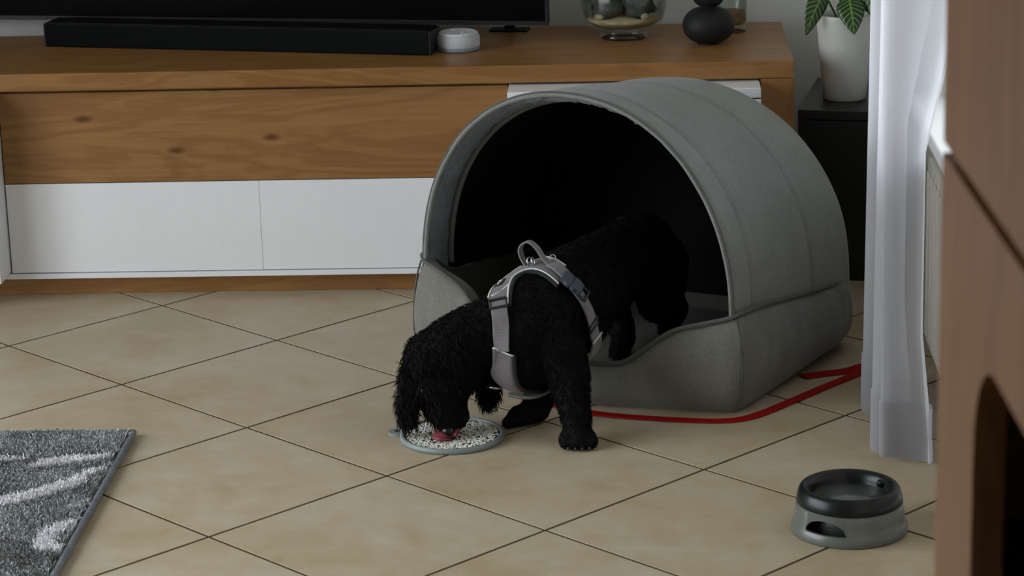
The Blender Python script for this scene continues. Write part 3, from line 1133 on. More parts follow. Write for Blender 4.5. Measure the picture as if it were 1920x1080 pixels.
ring = [arch(math.pi * k / 96, 0.0, -0.001)[0] + Vector((0, -0.003, 0)) for k in range(97)]
sv, sf = tube(ring, 0.0026, 6)
mk('rim_piping', sv, sf, 'piping', DH)
# lining, blackened to stand in for the shade inside
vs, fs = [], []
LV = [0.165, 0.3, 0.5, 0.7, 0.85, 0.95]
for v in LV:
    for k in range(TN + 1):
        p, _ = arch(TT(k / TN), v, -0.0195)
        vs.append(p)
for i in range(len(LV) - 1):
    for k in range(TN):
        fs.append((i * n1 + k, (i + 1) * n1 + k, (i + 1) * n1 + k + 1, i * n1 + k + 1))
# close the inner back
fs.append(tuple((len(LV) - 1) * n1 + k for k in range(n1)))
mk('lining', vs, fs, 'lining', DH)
# outer back panel, slightly domed
vs, fs = [], []
for j, (s, dy) in enumerate(((1.0, 0.0), (0.93, 0.012), (0.7, 0.022), (0.4, 0.028))):
    for k in range(TN + 1):
        p, _ = arch(TT(k / TN), 1.0, -0.012)
        c0 = Vector((0, p.y, 0.141))
        q = c0 + (p - c0) * s
        q.y = p.y + dy
        vs.append(q)
for j in range(3):
    for k in range(TN):
        fs.append((j * n1 + k, j * n1 + k + 1, (j + 1) * n1 + k + 1, (j + 1) * n1 + k))
fs.append(tuple(3 * n1 + k for k in range(n1)))
mk('back_panel', vs, fs, 'canopy', DH)

# ================================================================== RED LEASH
def leash_band(name, pts, w, parent, z0=0.0015):
    pts = catmull([(x, y, z0 + dz) for x, y, dz in pts], 8)
    nr = [Vector((0, 0, 1))] * len(pts)
    o = parent.location
    vs, fs = strap([p - o for p in pts], nr, w, 0.0022)
    return mk(name, vs, fs, 'leash', parent, smooth=False)


ls = thing('leash', (0.45, -0.90, 0), 0, 'flat red webbing leash lying on the tiles around the dog bed', 'leash')
leash_band('webbing', [(0.05, -0.79, 0), (0.12, -0.845, 0), (0.178, -0.886, 0), (0.239, -0.912, 0), (0.309, -0.930, 0), (0.369, -0.942, 0), (0.429, -0.948, 0), (0.472, -0.937, 0), (0.513, -0.902, 0), (0.568, -0.838, 0), (0.634, -0.757, 0), (0.703, -0.676, 0), (0.742, -0.628, 0.001)], 0.022, ls)
leash_band('webbing', [(0.742, -0.628, 0.0045), (0.720, -0.636, 0.004), (0.69, -0.650, 0.0), (0.64, -0.668, 0), (0.60, -0.685, 0)], 0.030, ls)
box('stitched_end', (0.742 - 0.45 - 0.012, -0.622 + 0.90 - 0.02, 0.0005), (0.742 - 0.45 + 0.014, -0.622 + 0.90 + 0.02, 0.0085), 'leash', ls, 0.001)

# ================================================================== WATER BOWL
BX, BY = 0.623, -1.504
wb = thing('water_bowl', (BX, BY, 0), 0, 'grey plastic dog water bowl with dark rim insert and hand notch', 'dog bowl')
prof = [(0.0955, 0.0), (0.0968, 0.003), (0.0962, 0.012), (0.0935, 0.0175), (0.0925, 0.019), (0.0915, 0.030), (0.0895, 0.042), (0.0875, 0.0525)]
inn = [(0.0845, 0.0525), (0.0865, 0.042), (0.0885, 0.030), (0.0895, 0.019), (0.0905, 0.0175), (0.0925, 0.003), (0.0925, 0.0)]
full = prof + inn
N = 144
vs, fs = lathe(full, N, closed=True)


def notch(a):
    """hand opening: half-moon above the foot rim"""
    d = (a - math.radians(235) + math.pi) % (2 * math.pi) - math.pi
    return d


m_ = len(full)
# cut the wall between the foot rim and the half-moon by dropping wall faces and rebuilding the arch edge
A0, AW = math.radians(238), math.radians(24)
keep = []
for fi, f_ in enumerate(fs):
    i, k = fi // N, fi % N
    ac = 2 * math.pi * (k + 0.5) / N
    d = (ac - A0 + math.pi) % (2 * math.pi) - math.pi
    cut = abs(d) < AW and i in (4, 5, 9, 10)
    if not cut:
        keep.append(f_)
# raise the rows bordering the cut so the top of the opening is a half-moon
vs = [list(v) for v in vs]
for i in range(m_):
    for k in range(N):
        a = 2 * math.pi * k / N
        d = (a - A0 + math.pi) % (2 * math.pi) - math.pi
        if abs(d) <= AW + 0.02 and full[i][1] in (0.042, 0.030):
            h = 0.0192 + 0.0225 * math.sqrt(max(0, 1 - (d / AW) ** 2))
            if full[i][1] == 0.030:
                h = 0.0190 + (h - 0.0190) * 0.5
            r = full[i][0] + (full[i][1] - h) * 0.12
            vs[i * N + k] = [r * math.cos(a), r * math.sin(a), h]
# rim of the cut through the wall thickness (top arch and sill)
for k in range(N):
    a = 2 * math.pi * (k + 0.5) / N
    d = (a - A0 + math.pi) % (2 * math.pi) - math.pi
    if abs(d) < AW:
        k2 = (k + 1) % N
        keep.append((6 * N + k, 6 * N + k2, 9 * N + k2, 9 * N + k))
        keep.append((4 * N + k2, 4 * N + k, 11 * N + k, 11 * N + k2))
mk('body', vs, keep, 'bowl_body', wb)
vs, fs = lathe([(0.0, 0.004), (0.06, 0.004), (0.064, 0.010), (0.064, 0.048), (0.0, 0.048)], 64)
mk('inner_well', vs, fs, 'bowl_dark', wb)
vs, fs = lathe([(0.0876, 0.0515), (0.0885, 0.0525), (0.0868, 0.062), (0.0838, 0.0720), (0.0805, 0.0765), (0.0765, 0.0785), (0.0715, 0.0770), (0.0675, 0.0725), (0.0645, 0.064), (0.062, 0.0525), (0.060, 0.0495), (0.084, 0.0495)], 72, closed=True)
mk('rim_insert', vs, fs, 'bowl_rim', wb)
vs, fs = lathe([(0.0, 0.0482), (0.0615, 0.0482), (0.0628, 0.0580), (0.0, 0.0580)], 64)
o = mk('water', vs, fs, 'water', wb)
for d_ in (-0.9, 2.1):
    vs, fs = lathe([(0.0, 0.0), (0.0075, 0.0), (0.0075, 0.008), (0.006, 0.010), (0.0, 0.0105)], 20)
    mk('rim_tab', vs, fs, 'bowl_rim', wb, (0.0655 * math.cos(d_ + 1.45), 0.0655 * math.sin(d_ + 1.45), 0.062))

# ================================================================== LICK MAT + FOOD
MX, MY = -0.070, -1.022
lm = thing('lick_mat', (MX, MY, 0), 0, 'round grey silicone lick mat with hanging tab under the dog\'s mouth', 'lick mat')
vs, fs = lathe([(0.0905, 0.0), (0.0965, 0.001), (0.0975, 0.005), (0.0965, 0.0100), (0.0925, 0.0115), (0.0895, 0.0105), (0.0885, 0.005), (0.0885, 0.0)], 80, closed=True)
mk('rim', vs, fs, 'mat_rim', lm)
vs, fs = lathe([(0.0, 0.0), (0.0884, 0.0), (0.0884, 0.0045), (0.0, 0.0045)], 64)
mk('bed', vs, fs, 'mat_bed', lm)
bnub = bmesh.new()
for i in range(-11, 12):
    for j in range(-11, 12):
        x, y = i * 0.0078, j * 0.0078
        if math.hypot(x, y) > 0.084:
            continue
        if (i // 4 + j // 4) % 2:
            m4 = Matrix.Translation((x, y, 0.0058)) @ Matrix.Diagonal((0.0018, 0.0018, 0.0035, 1))
        else:
            m4 = Matrix.Translation((x, y, 0.0058)) @ Matrix.Diagonal((0.0034, 0.0011, 0.0035, 1))
        bmesh.ops.create_cube(bnub, size=1.0, matrix=m4)
o = from_bm('nubs', bnub, 'mat_bed', lm)
o['kind'] = 'stuff'
# tab with a hole
b = bmesh.new()
ov, iv = [], []
for k in range(32):
    a = 2 * math.pi * k / 32
    ov.append((-0.100 + 0.021 * math.cos(a), 0.026 + 0.018 * math.sin(a)))
    iv.append((-0.104 + 0.0065 * math.cos(a), 0.028 + 0.0065 * math.sin(a)))
L4 = [[b.verts.new((x, y, z)) for x, y in l_] for z in (0.0, 0.006) for l_ in (ov, iv)]
for k in range(32):
    k2 = (k + 1) % 32
    b.faces.new((L4[0][k], L4[0][k2], L4[1][k2], L4[1][k]))
    b.faces.new((L4[2][k], L4[3][k], L4[3][k2], L4[2][k2]))
    b.faces.new((L4[0][k], L4[2][k], L4[2][k2], L4[0][k2]))
    b.faces.new((L4[1][k], L4[1][k2], L4[3][k2], L4[3][k]))
from_bm('hanging_tab', b, 'mat_rim', lm)
# curd crumbs
cv_, cf_ = [], []
bico = bmesh.new()
bmesh.ops.create_icosphere(bico, subdivisions=1, radius=1.0)
ico_v = [v.co.copy() for v in bico.verts]
ico_f = [[v.index for v in f.verts] for f in bico.faces]
bico.free()
r2 = random.Random(3)
n_c = 0
while n_c < 1900:
    a, rr = r2.uniform(0, 2 * math.pi), 0.085 * math.sqrt(r2.random())
    x, y = rr * math.cos(a), rr * math.sin(a)
    if noise.noise(Vector((x * 38, y * 38, 5))) < -0.5:
        continue
    s = r2.uniform(0.0011, 0.0022)
    rot = Matrix.Rotation(r2.uniform(0, 6.28), 3, 'Z') @ Matrix.Rotation(r2.uniform(-0.5, 0.5), 3, 'X')
    st = Vector((s * r2.uniform(0.9, 1.9), s, s * r2.uniform(0.7, 1.0)))
    o0 = len(cv_)
    for v in ico_v:
        q = rot @ Vector((v.x * st.x, v.y * st.y, v.z * st.z))
        cv_.append((x + q.x, y + q.y, 0.0080 + r2.uniform(0, 0.0004) + q.z))
    cf_ += [tuple(i + o0 for i in f_) for f_ in ico_f]
    n_c += 1
o = mk('curd_crumbs', cv_, cf_, 'curd', None, (MX, MY, 0))
tag(o, 'white crumbly curd spread over the round lick mat', 'dog food', None, 'stuff')

# ================================================================== RUG
RX1, RY1 = -0.672, -0.992
RX0, RY0 = -2.1, -2.75
rug = thing('rug', (RX1, RY1, 0), 0, 'shaggy grey rug with white swirl pattern and bound edge', 'rug')
SW = [([(-0.99, -1.150), (-0.93, -1.150), (-0.887, -1.154), (-0.862, -1.158), (-0.838, -1.153)], [0.012, 0.014, 0.014, 0.011, 0.004]),
      ([(-0.818, -1.202), (-0.794, -1.182), (-0.767, -1.170), (-0.725, -1.160), (-0.693, -1.148), (-0.667, -1.138)], [0.010, 0.030, 0.036, 0.026, 0.014, 0.010]),
      ([(-0.95, -1.45), (-0.88, -1.405), (-0.834, -1.381), (-0.801, -1.361), (-0.770, -1.333), (-0.731, -1.294), (-0.715, -1.256), (-0.701, -1.228), (-0.684, -1.218), (-0.666, -1.227)], [0.04, 0.036, 0.034, 0.034, 0.036, 0.034, 0.018, 0.012, 0.012, 0.010]),
      ([(-0.672, -1.470), (-0.689, -1.492), (-0.711, -1.517), (-0.716, -1.558), (-0.710, -1.592), (-0.684, -1.602), (-0.657, -1.605)], [0.012, 0.022, 0.026, 0.030, 0.032, 0.022, 0.016]),
      ([(-1.5, -1.3), (-1.3, -1.45), (-1.15, -1.75), (-1.0, -1.8), (-0.85, -2.0)], [0.02, 0.05, 0.05, 0.03, 0.02]),
      ([(-1.9, -2.3), (-1.6, -2.2), (-1.3, -2.35), (-1.0, -2.3)], [0.02, 0.05, 0.05, 0.02])]
SWP = []
for pts, ws in SW:
    c3 = catmull([(x, y, w) for (x, y), w in zip(pts, ws)], 6)
    SWP.append(c3)


def rug_white(x, y):
    for c3 in SWP:
        for p in c3:
            if (x - p.x) ** 2 + (y - p.y) ** 2 < (p.z * 0.5) ** 2:
                return True
    return False


GX, GY = 100, 120
gv_, gf_, gm_ = [], [], []
for j in range(GY + 1):
    for i in range(GX + 1):
        x = RX0 + (RX1 - 0.010 - RX0) * (i / GX)
        y = RY0 + (RY1 - 0.006 - RY0) * (j / GY)
        gv_.append((x - RX1, y - RY1, 0.007))
for j in range(GY):
    for i in range(GX):
        gf_.append((j * (GX + 1) + i, j * (GX + 1) + i + 1, (j + 1) * (GX + 1) + i + 1, (j + 1) * (GX + 1) + i))
        gm_.append(2 if rug_white(RX0 + (RX1 - 0.010 - RX0) * ((i + 0.5) / GX), RY0 + (RY1 - 0.006 - RY0) * ((j + 0.5) / GY)) else 1)
nb = len(gv_)
b0 = [0, GX, (GX + 1) * GY + GX, (GX + 1) * GY]
for k in b0:
    gv_.append((gv_[k][0], gv_[k][1], 0.0))
gf_.append((nb + 3, nb + 2, nb + 1, nb))
gm_.append(0)
edges = [[i for i in range(GX + 1)], [j * (GX + 1) + GX for j in range(GY + 1)], [GY * (GX + 1) + i for i in range(GX, -1, -1)], [j * (GX + 1) for j in range(GY, -1, -1)]]
for e, (a, b_) in zip(edges, ((0, 1), (1, 2), (2, 3), (3, 0))):
    gf_.append(tuple(reversed(e)) + (nb + a, nb + b_))
    gm_.append(0)
mk('backing', gv_, gf_, ['rug_grey', 'rug_dark', 'rug_white'], rug, smooth=False, fmat=gm_)
r3 = random.Random(11)
pv, pf, pm = [], [], []


def pile(n, x0, x1, y0, y1, w, big):
    for _ in range(n):
        x, y = r3.uniform(x0, x1), r3.uniform(y0, y1)
        wh = rug_white(x, y)
        hgt = (0.014 if wh else 0.011) * r3.uniform(0.8, 1.2)
        a = r3.uniform(0, 6.283)
        dx, dy = math.cos(a) * w, math.sin(a) * w
        lx, ly = r3.gauss(0, 0.005), r3.gauss(0, 0.005)
        k = len(pv)
        X, Y = x - RX1, y - RY1
        pv.extend(((X - dx, Y - dy, 0.006), (X + dx, Y + dy, 0.006), (X + lx + dx * 0.6, Y + ly + dy * 0.6, 0.006 + hgt), (X + lx - dx * 0.6, Y + ly - dy * 0.6, 0.006 + hgt)))
        pf.append((k, k + 1, k + 2, k + 3))
        if wh:
            pm.append(1)
        else:
            g = noise.noise(Vector((x * 9, y * 9, 0))) + r3.gauss(0, 0.45)
            pm.append(2 if g < -0.05 else 0)


pile(78000, -1.05, RX1 - 0.011, -1.95, RY1 - 0.007, 0.0014, False)
pile(110000, RX0, -1.05, RY0, RY1 - 0.007, 0.0022, True)
pile(24000, -1.05, RX1 - 0.011, RY0, -1.95, 0.0022, True)
o = mk('pile', pv, pf, ['rug_grey', 'rug_white', 'rug_dark'], rug, smooth=False, fmat=pm)
o['kind'] = 'stuff'
ev, ef = [], []
for pts in ([(0, 0, 0.008), (0, RY0 - RY1, 0.008)], [(RX0 - RX1, 0, 0.008), (0, 0, 0.008)]):
    n = 160
    path = [Vector(pts[0]).lerp(Vector(pts[1]), k / n) + Vector((0.0030 * noise.noise(Vector((k * 0.9, 1, 0))), 0.0012 * noise.noise(Vector((k * 0.7, 5, 0))), 0)) for k in range(n + 1)]
    v_, f_ = tube(path, 0.0060, 8)
    mk('binding', v_, f_, 'rug_edge', rug)

# ================================================================== DOG
DB = Vector((0.15, -0.85, 0))


def capsule(bm, p0, r0, p1, r1, n=20, m=6):
    p0, p1 = Vector(p0), Vector(p1)
    d = p1 - p0
    L = d.length
    dn = d.normalized() if L > 1e-6 else Vector((0, 0, 1))
    s = dn.cross(Vector((0, 0, 1)))
    if s.length < 0.05:
        s = dn.cross(Vector((1, 0, 0)))
    s.normalize()
    w = dn.cross(s)
    rings = []
    prof = []
    for k in range(m):
        a = math.pi / 2 * (1 - k / m)
        prof.append((r0 * math.cos(a), -r0 * math.sin(a)))
    for k in range(5):
        q = k / 4
        prof.append((r0 + (r1 - r0) * q, L * q))
    for k in range(1, m + 1):
        a = math.pi / 2 * k / m
        prof.append((r1 * math.cos(a), L + r1 * math.sin(a)))
    for r, h in prof:
        r = max(r, 1e-5)
        rings.append([bm.verts.new(p0 + dn * h + (s * math.cos(2 * math.pi * k / n) + w * math.sin(2 * math.pi * k / n)) * r) for k in range(n)])
    for a, b_ in zip(rings, rings[1:]):
        for k in range(n):
            k2 = (k + 1) % n
            bm.faces.new((a[k], a[k2], b_[k2], b_[k]))
    bm.faces.new(list(reversed(rings[0])))
    bm.faces.new(rings[-1])


def chain(bm, pts):
    for (a, ra), (b_, rb) in zip(pts, pts[1:]):
        capsule(bm, a, ra, b_, rb)


bm = bmesh.new()
# trunk: pelvis, loin, rib cage, fore chest
chain(bm, [((0.282, -0.568, 0.236), 0.074), ((0.225, -0.680, 0.232), 0.074), ((0.160, -0.815, 0.222), 0.088), ((0.092, -0.945, 0.212), 0.086), ((0.062, -0.985, 0.190), 0.074)])
chain(bm, [((0.150, -0.83, 0.185), 0.080), ((0.080, -0.965, 0.165), 0.076)])
chain(bm, [((0.130, -0.87, 0.165), 0.072), ((0.078, -0.965, 0.142), 0.066), ((0.062, -0.995, 0.150), 0.062)])
# neck and head, face turned down to the mat
chain(bm, [((0.075, -0.965, 0.225), 0.066), ((0.005, -0.992, 0.198), 0.062), ((-0.062, -1.008, 0.172), 0.058)])
chain(bm, [((-0.062, -1.008, 0.165), 0.060), ((-0.098, -1.012, 0.150), 0.056), ((-0.092, -1.022, 0.108), 0.048)])
chain(bm, [((-0.055, -1.005, 0.135), 0.050), ((-0.085, -1.020, 0.105), 0.050), ((-0.080, -1.028, 0.068), 0.040), ((-0.074, -1.034, 0.044), 0.030)])
capsule(bm, (-0.086, -1.030, 0.050), 0.026, (-0.062, -1.030, 0.046), 0.026)
# left fore leg (standing)
chain(bm, [((0.100, -0.975, 0.205), 0.062), ((0.128, -1.005, 0.165), 0.052), ((0.148, -1.025, 0.120), 0.040), ((0.158, -1.050, 0.070), 0.030), ((0.164, -1.066, 0.036), 0.026)])
chain(bm, [((0.162, -1.062, 0.027), 0.026), ((0.166, -1.088, 0.019), 0.018)])
for dx in (-0.021, -0.0072, 0.0072, 0.021):
    capsule(bm, (0.164 + dx, -1.075, 0.019), 0.0135, (0.166 + dx * 1.15, -1.094 - 0.003 * (abs(dx) < 0.01), 0.0130), 0.0125)
# right fore leg (stepping, paw pointing aside)
chain(bm, [((0.065, -0.935, 0.180), 0.055), ((0.082, -0.925, 0.125), 0.038), ((0.092, -0.935, 0.070), 0.030), ((0.088, -0.942, 0.034), 0.026)])
chain(bm, [((0.086, -0.944, 0.026), 0.024), ((0.050, -0.958, 0.020), 0.020)])
for dy in (-0.014, -0.005, 0.005, 0.014):
    capsule(bm, (0.055 + dy * 0.3, -0.957 + dy, 0.018), 0.0115, (0.034 + dy * 0.3, -0.963 + dy, 0.0125), 0.0110)
# left hind leg
CZ = 0.056
chain(bm, [((0.318, -0.595, 0.215), 0.062), ((0.322, -0.635, 0.150), 0.046), ((0.352, -0.570, 0.115), 0.026), ((0.350, -0.545, CZ + 0.035), 0.021), ((0.340, -0.562, CZ + 0.018), 0.019), ((0.332, -0.580, CZ + 0.014), 0.0145)])
# right hind leg, stepped forward
chain(bm, [((0.242, -0.572, 0.212), 0.060), ((0.215, -0.640, 0.150), 0.045), ((0.242, -0.655, 0.110), 0.027), ((0.250, -0.690, CZ + 0.035), 0.022), ((0.243, -0.715, CZ + 0.018), 0.020), ((0.236, -0.735, CZ + 0.014), 0.0145)])
# tail
chain(bm, [((0.300, -0.535, 0.262), 0.024), ((0.322, -0.495, 0.245), 0.019), ((0.330, -0.478, 0.205), 0.012)])
# ears: broad hanging flaps
for off in ((0.0, 0.0), (0.016, -0.003), (0.030, -0.004)):
    chain(bm, [((-0.132 + off[0], -1.016 + off[1], 0.176 - off[0] * 0.2), 0.017), ((-0.152 + off[0], -1.028 + off[1], 0.118), 0.014), ((-0.160 + off[0] * 0.7, -1.036 + off[1], 0.070), 0.012), ((-0.156 + off[0] * 0.45, -1.040 + off[1], 0.034), 0.010)])
for off in ((0.0, 0.0), (0.016, 0.006), (0.026, 0.012)):
    chain(bm, [((-0.045 + off[0], -0.985 + off[1], 0.150), 0.017), ((-0.022 + off[0], -0.978 + off[1], 0.100), 0.014), ((-0.012 + off[0] * 0.7, -0.972 + off[1], 0.062), 0.011), ((-0.008 + off[0] * 0.3, -0.968 + off[1], 0.042), 0.009)])
tmp = bpy.data.meshes.new('tmp_dog')
bm.to_mesh(tmp)
bm.free()
to = bpy.data.objects.new('tmp_dog', tmp)
COL.objects.link(to)
md = to.modifiers.new('remesh', 'REMESH')
md.mode = 'VOXEL'
md.voxel_size = 0.0042
md2 = to.modifiers.new('smooth', 'SMOOTH')
md2.factor = 0.6
md2.iterations = 7
dg = bpy.context.evaluated_depsgraph_get()
dme = bpy.data.meshes.new_from_object(to.evaluated_get(dg))
bpy.data.objects.remove(to, do_unlink=True)
zlow = min(v.co.z for v in dme.vertices)
dverts = [v.co.copy() for v in dme.vertices]
dpolys = [tuple(p.vertices) for p in dme.polygons]
dnorm = [v.normal.copy() for v in dme.vertices]
DBVH = BVHTree.FromPolygons(dverts, dpolys)
for v in dme.vertices:
    v.co -= DB
    if v.co.z < 0.001:
        v.co.z = 0.001
dme.materials.clear()
dog = link_mesh('dog', dme, 'fur', None, tuple(DB))
tag(dog, 'black long-eared puppy leaning out of the dog bed to lick a mat', 'dog')


def part_w(name, vs, fs, mat, parent, origin, smooth=True):
    return mk(name, [Vector(v) - Vector(origin) for v in vs], fs, mat, parent, smooth=smooth)


# face parts
def ball(c, r, name, mat, sc=(1, 1, 1)):
    b = bmesh.new()
    bmesh.ops.create_icosphere(b, subdivisions=2, radius=r)
    for v in b.verts:
        v.co = Vector((v.co.x * sc[0], v.co.y * sc[1], v.co.z * sc[2])) + Vector(c) - DB
    return from_bm(name, b, mat, dog, smooth=True)


def on_body(p):
    q, n, _, _ = DBVH.find_nearest(Vector(p))
    return q, n


for e in ((-0.118, -1.058, 0.105), (-0.052, -1.056, 0.100)):
    q, n = on_body(e)
    ball(q - n * 0.003, 0.0065, 'eye', 'eye')
q, n = on_body((-0.074, -1.055, 0.028))
ball(q, 0.011, 'nose', 'nose', (1.2, 0.9, 0.8))
tp = catmull([(-0.074, -1.036, 0.030), (-0.078, -1.050, 0.0200), (-0.082, -1.062, 0.0125), (-0.072, -1.070, 0.0110)], 6)
tv_, tf_ = strap(tp, [Vector((0, 0.25, 1))] * len(tp), [0.040, 0.042, 0.044, 0.046, 0.048, 0.050, 0.050, 0.050, 0.050, 0.050, 0.048, 0.046, 0.044, 0.042, 0.038, 0.034, 0.028, 0.020, 0.012][:len(tp)], 0.005)
part_w('tongue', tv_, tf_, 'tongue', dog, DB)
for c in ((0.147, -1.106, 0.007), (0.160, -1.109, 0.007), (0.173, -1.109, 0.007), (0.186, -1.106, 0.007)):
    ball(c, 0.0034, 'claw', 'claw', (0.7, 1.3, 0.9))

# ================================================================== HARNESS (worn by the dog)
HB = Vector((0.10, -0.95, 0.15))
HN = thing('dog_harness', tuple(HB), 0, 'grey dog harness with white piping, top handle and plastic buckles', 'harness')
CUT = []   # sampled centre points (with radius) where fur lies flat under the harness


def drape(pts, n, lift):
    path, nrm = [], []
    for p in catmull(pts, n):
        q, nn, _, _ = DBVH.find_nearest(p)
        path.append(q + nn * lift)
        nrm.append(nn)
    # soften normals so that bands do not twist
    for _ in range(3):
        nrm = [(nrm[max(i - 1, 0)] + nrm[i] * 2 + nrm[min(i + 1, len(nrm) - 1)]).normalized() for i in range(len(nrm))]
        path = [path[0]] + [(path[i - 1] + path[i] * 2 + path[i + 1]) / 4 for i in range(1, len(path) - 1)] + [path[-1]]
    return path, nrm


def band(name, pts, w, mat, lift=0.006, thick=0.003, n=6, cut=True):
    path, nrm = drape(pts, n, lift)
    ws = w if not isinstance(w, (list, tuple)) else None
    if ws is None:
        ws = []
        L = len(path)
        for i in range(L):
            s = i / (L - 1) * (len(w) - 1)
            k = min(int(s), len(w) - 2)
            ws.append(w[k] + (w[k + 1] - w[k]) * (s - k))
    else:
        ws = [w] * len(path)
    vs, fs = strap(path, nrm, ws, thick)
    if cut:
        for p, x in zip(path, ws):
            CUT.append((p.copy(), x * 0.5 + 0.004))
    o = part_w(name, vs, fs, mat, HN, HB, smooth=False)
    return o, path, nrm, ws


def edge_line(name, path, nrm, ws, side, mat, r=0.0019, parent=None):
    pts = []
    L = len(path)
    for i in range(L):
        d = (path[min(i + 1, L - 1)] - path[max(i - 1, 0)]).normalized()
        s = d.cross(nrm[i]).normalized()
        pts.append(path[i] + s * (side * 0.5 * ws[i]) + nrm[i] * 0.002)
    vs, fs = tube(pts, r, 6)
    return part_w(name, vs, fs, mat, HN, HB)



def grid_snap(La, Lb, nu, nv, lift):
    """rows from edge curve La to edge curve Lb, pulled onto the body and lifted off the skin"""
    A, B = catmull(La, nu), catmull(Lb, nu)
    m = min(len(A), len(B))
    rows = []
    for i in range(m):
        row = []
        for j in range(nv + 1):
            p = A[i].lerp(B[i], j / nv)
            q, nn, _, _ = DBVH.find_nearest(p)
            row.append((q + nn * lift, nn))
        rows.append(row)
    for _ in range(4):
        new = []
        for i in range(m):
            r = []
            for j in range(nv + 1):
                a = rows[max(i - 1, 0)][j]
                b_ = rows[min(i + 1, m - 1)][j]
                c = rows[i][j]
                r.append(((a[0] + b_[0] + c[0] * 2) / 4, (a[1] + b_[1] + c[1] * 2).normalized()))
            new.append(r)
        rows = new
    return rows


def patch(name, La, Lb, mat, nu=6, nv=6, lift=0.007, thick=0.003):
    rows = grid_snap(La, Lb, nu, nv, lift)
    vs, fs = [], []
    m = len(rows)
    for r in rows:
        for p, nn in r:
            vs.append(p)
            CUT.append((p.copy(), 0.010))
    off = len(vs)
    for r in rows:
        for p, nn in r:
            vs.append(p - nn * thick)
    k = nv + 1
    for i in range(m - 1):
        for j in range(nv):
            a = i * k + j
            fs.append((a, a + 1, a + k + 1, a + k))
            fs.append((off + a, off + a + k, off + a + k + 1, off + a + 1))
    for i in range(m - 1):
        for j in (0, nv):
            a = i * k + j
            fs.append((a, a + k, off + a + k, off + a) if j == 0 else (a, off + a, off + a + k, a + k))
    for j in range(nv):
        for i in (0, m - 1):
            a = i * k + j
            fs.append((a, off + a, off + a + 1, a + 1) if i == 0 else (a, a + 1, off + a + 1, off + a))
    o = part_w(name, vs, fs, mat, HN, HB)
    return o, rows


def rope(name, pts, r, mat, parent=HN, n=7):
    vs, fs = tube(pts, r, n)
    return part_w(name, vs, fs, mat, parent, HB)


def frame_at(path, nrm, s):
    i = min(int(s * (len(path) - 1)), len(path) - 2)
    d = (path[i + 1] - path[i]).normalized()
    nn = nrm[i] - d * nrm[i].dot(d)
    nn.normalize()
    sd = d.cross(nn)
    m = Matrix((sd, d, nn)).transposed().to_4x4()
    m.translation = path[i]
    return m


def hard(name, bm_, mat, M4):
    for v in bm_.verts:
        v.co = (M4 @ v.co) - HB
    return from_bm(name, bm_, mat, HN)


def prism(outline, z0, z1):
    b_ = bmesh.new()
    lo = [b_.verts.new((x, y, z0)) for x, y in outline]
    hi = [b_.verts.new((x, y, z1)) for x, y in outline]
    b_.faces.new(list(reversed(lo)))
    b_.faces.new(hi)
    for k in range(len(lo)):
        k2 = (k + 1) % len(lo)
        b_.faces.new((lo[k], lo[k2], hi[k2], hi[k]))
    return b_


def slider(M4, w=0.034, h=0.022):
    b_ = bmesh.new()
    for lo, hi in (((-w / 2, -h / 2, -0.001), (w / 2, -h / 2 + 0.0045, 0.006)), ((-w / 2, h / 2 - 0.0045, -0.001), (w / 2, h / 2, 0.006)),
                   ((-w / 2, -h / 2 + 0.0045, -0.001), (-w / 2 + 0.0035, h / 2 - 0.0045, 0.005)), ((w / 2 - 0.0035, -h / 2 + 0.0045, -0.001), (w / 2, h / 2 - 0.0045, 0.005))):
        t_ = box_bm(lo, hi, 0.001)
        me_ = bpy.data.meshes.new('tmp')
        t_.to_mesh(me_)
        t_.free()
        b_.from_mesh(me_)
        bpy.data.meshes.remove(me_)
    return hard('slider', b_, 'slider', M4)


# back yoke between its rear edge and its shoulder edge
Y_OUT = [(0.006, -1.012, 0.258), (0.012, -0.985, 0.270), (0.028, -0.945, 0.278), (0.048, -0.905, 0.284), (0.080, -0.885, 0.294), (0.112, -0.890, 0.298), (0.142, -0.925, 0.288)]
Y_IN = [(0.040, -1.028, 0.254), (0.043, -1.000, 0.274), (0.053, -0.965, 0.285), (0.070, -0.952, 0.292), (0.090, -0.956, 0.295), (0.110, -0.970, 0.290), (0.130, -0.985, 0.276)]
o, yr = patch('back_yoke', Y_OUT, Y_IN, 'harness_panel', 6, 7, 0.009)
rope('piping', [r[-1][0] + r[-1][1] * 0.0005 for r in yr], 0.0018, 'reflective')
rope('piping', [r[0][0] + r[0][1] * 0.0005 for r in yr[:22]], 0.0015, 'reflective')
rope('piping', [r[0][0] + r[0][1] * 0.0005 for r in yr[-9:]], 0.0018, 'reflective')
rope('piping', [yr[0][j][0].lerp(yr[8][j][0], j / 7) + yr[4][j][1] * 0.001 for j in range(1, 8)], 0.0016, 'reflective')
# dark padding that shows along the shoulder edge
rope('padding_edge', [r[-1][0] - r[-1][1] * 0.003 + (r[-1][0] - r[-2][0]).normalized() * 0.003 for r in yr], 0.0042, 'harness_mesh')
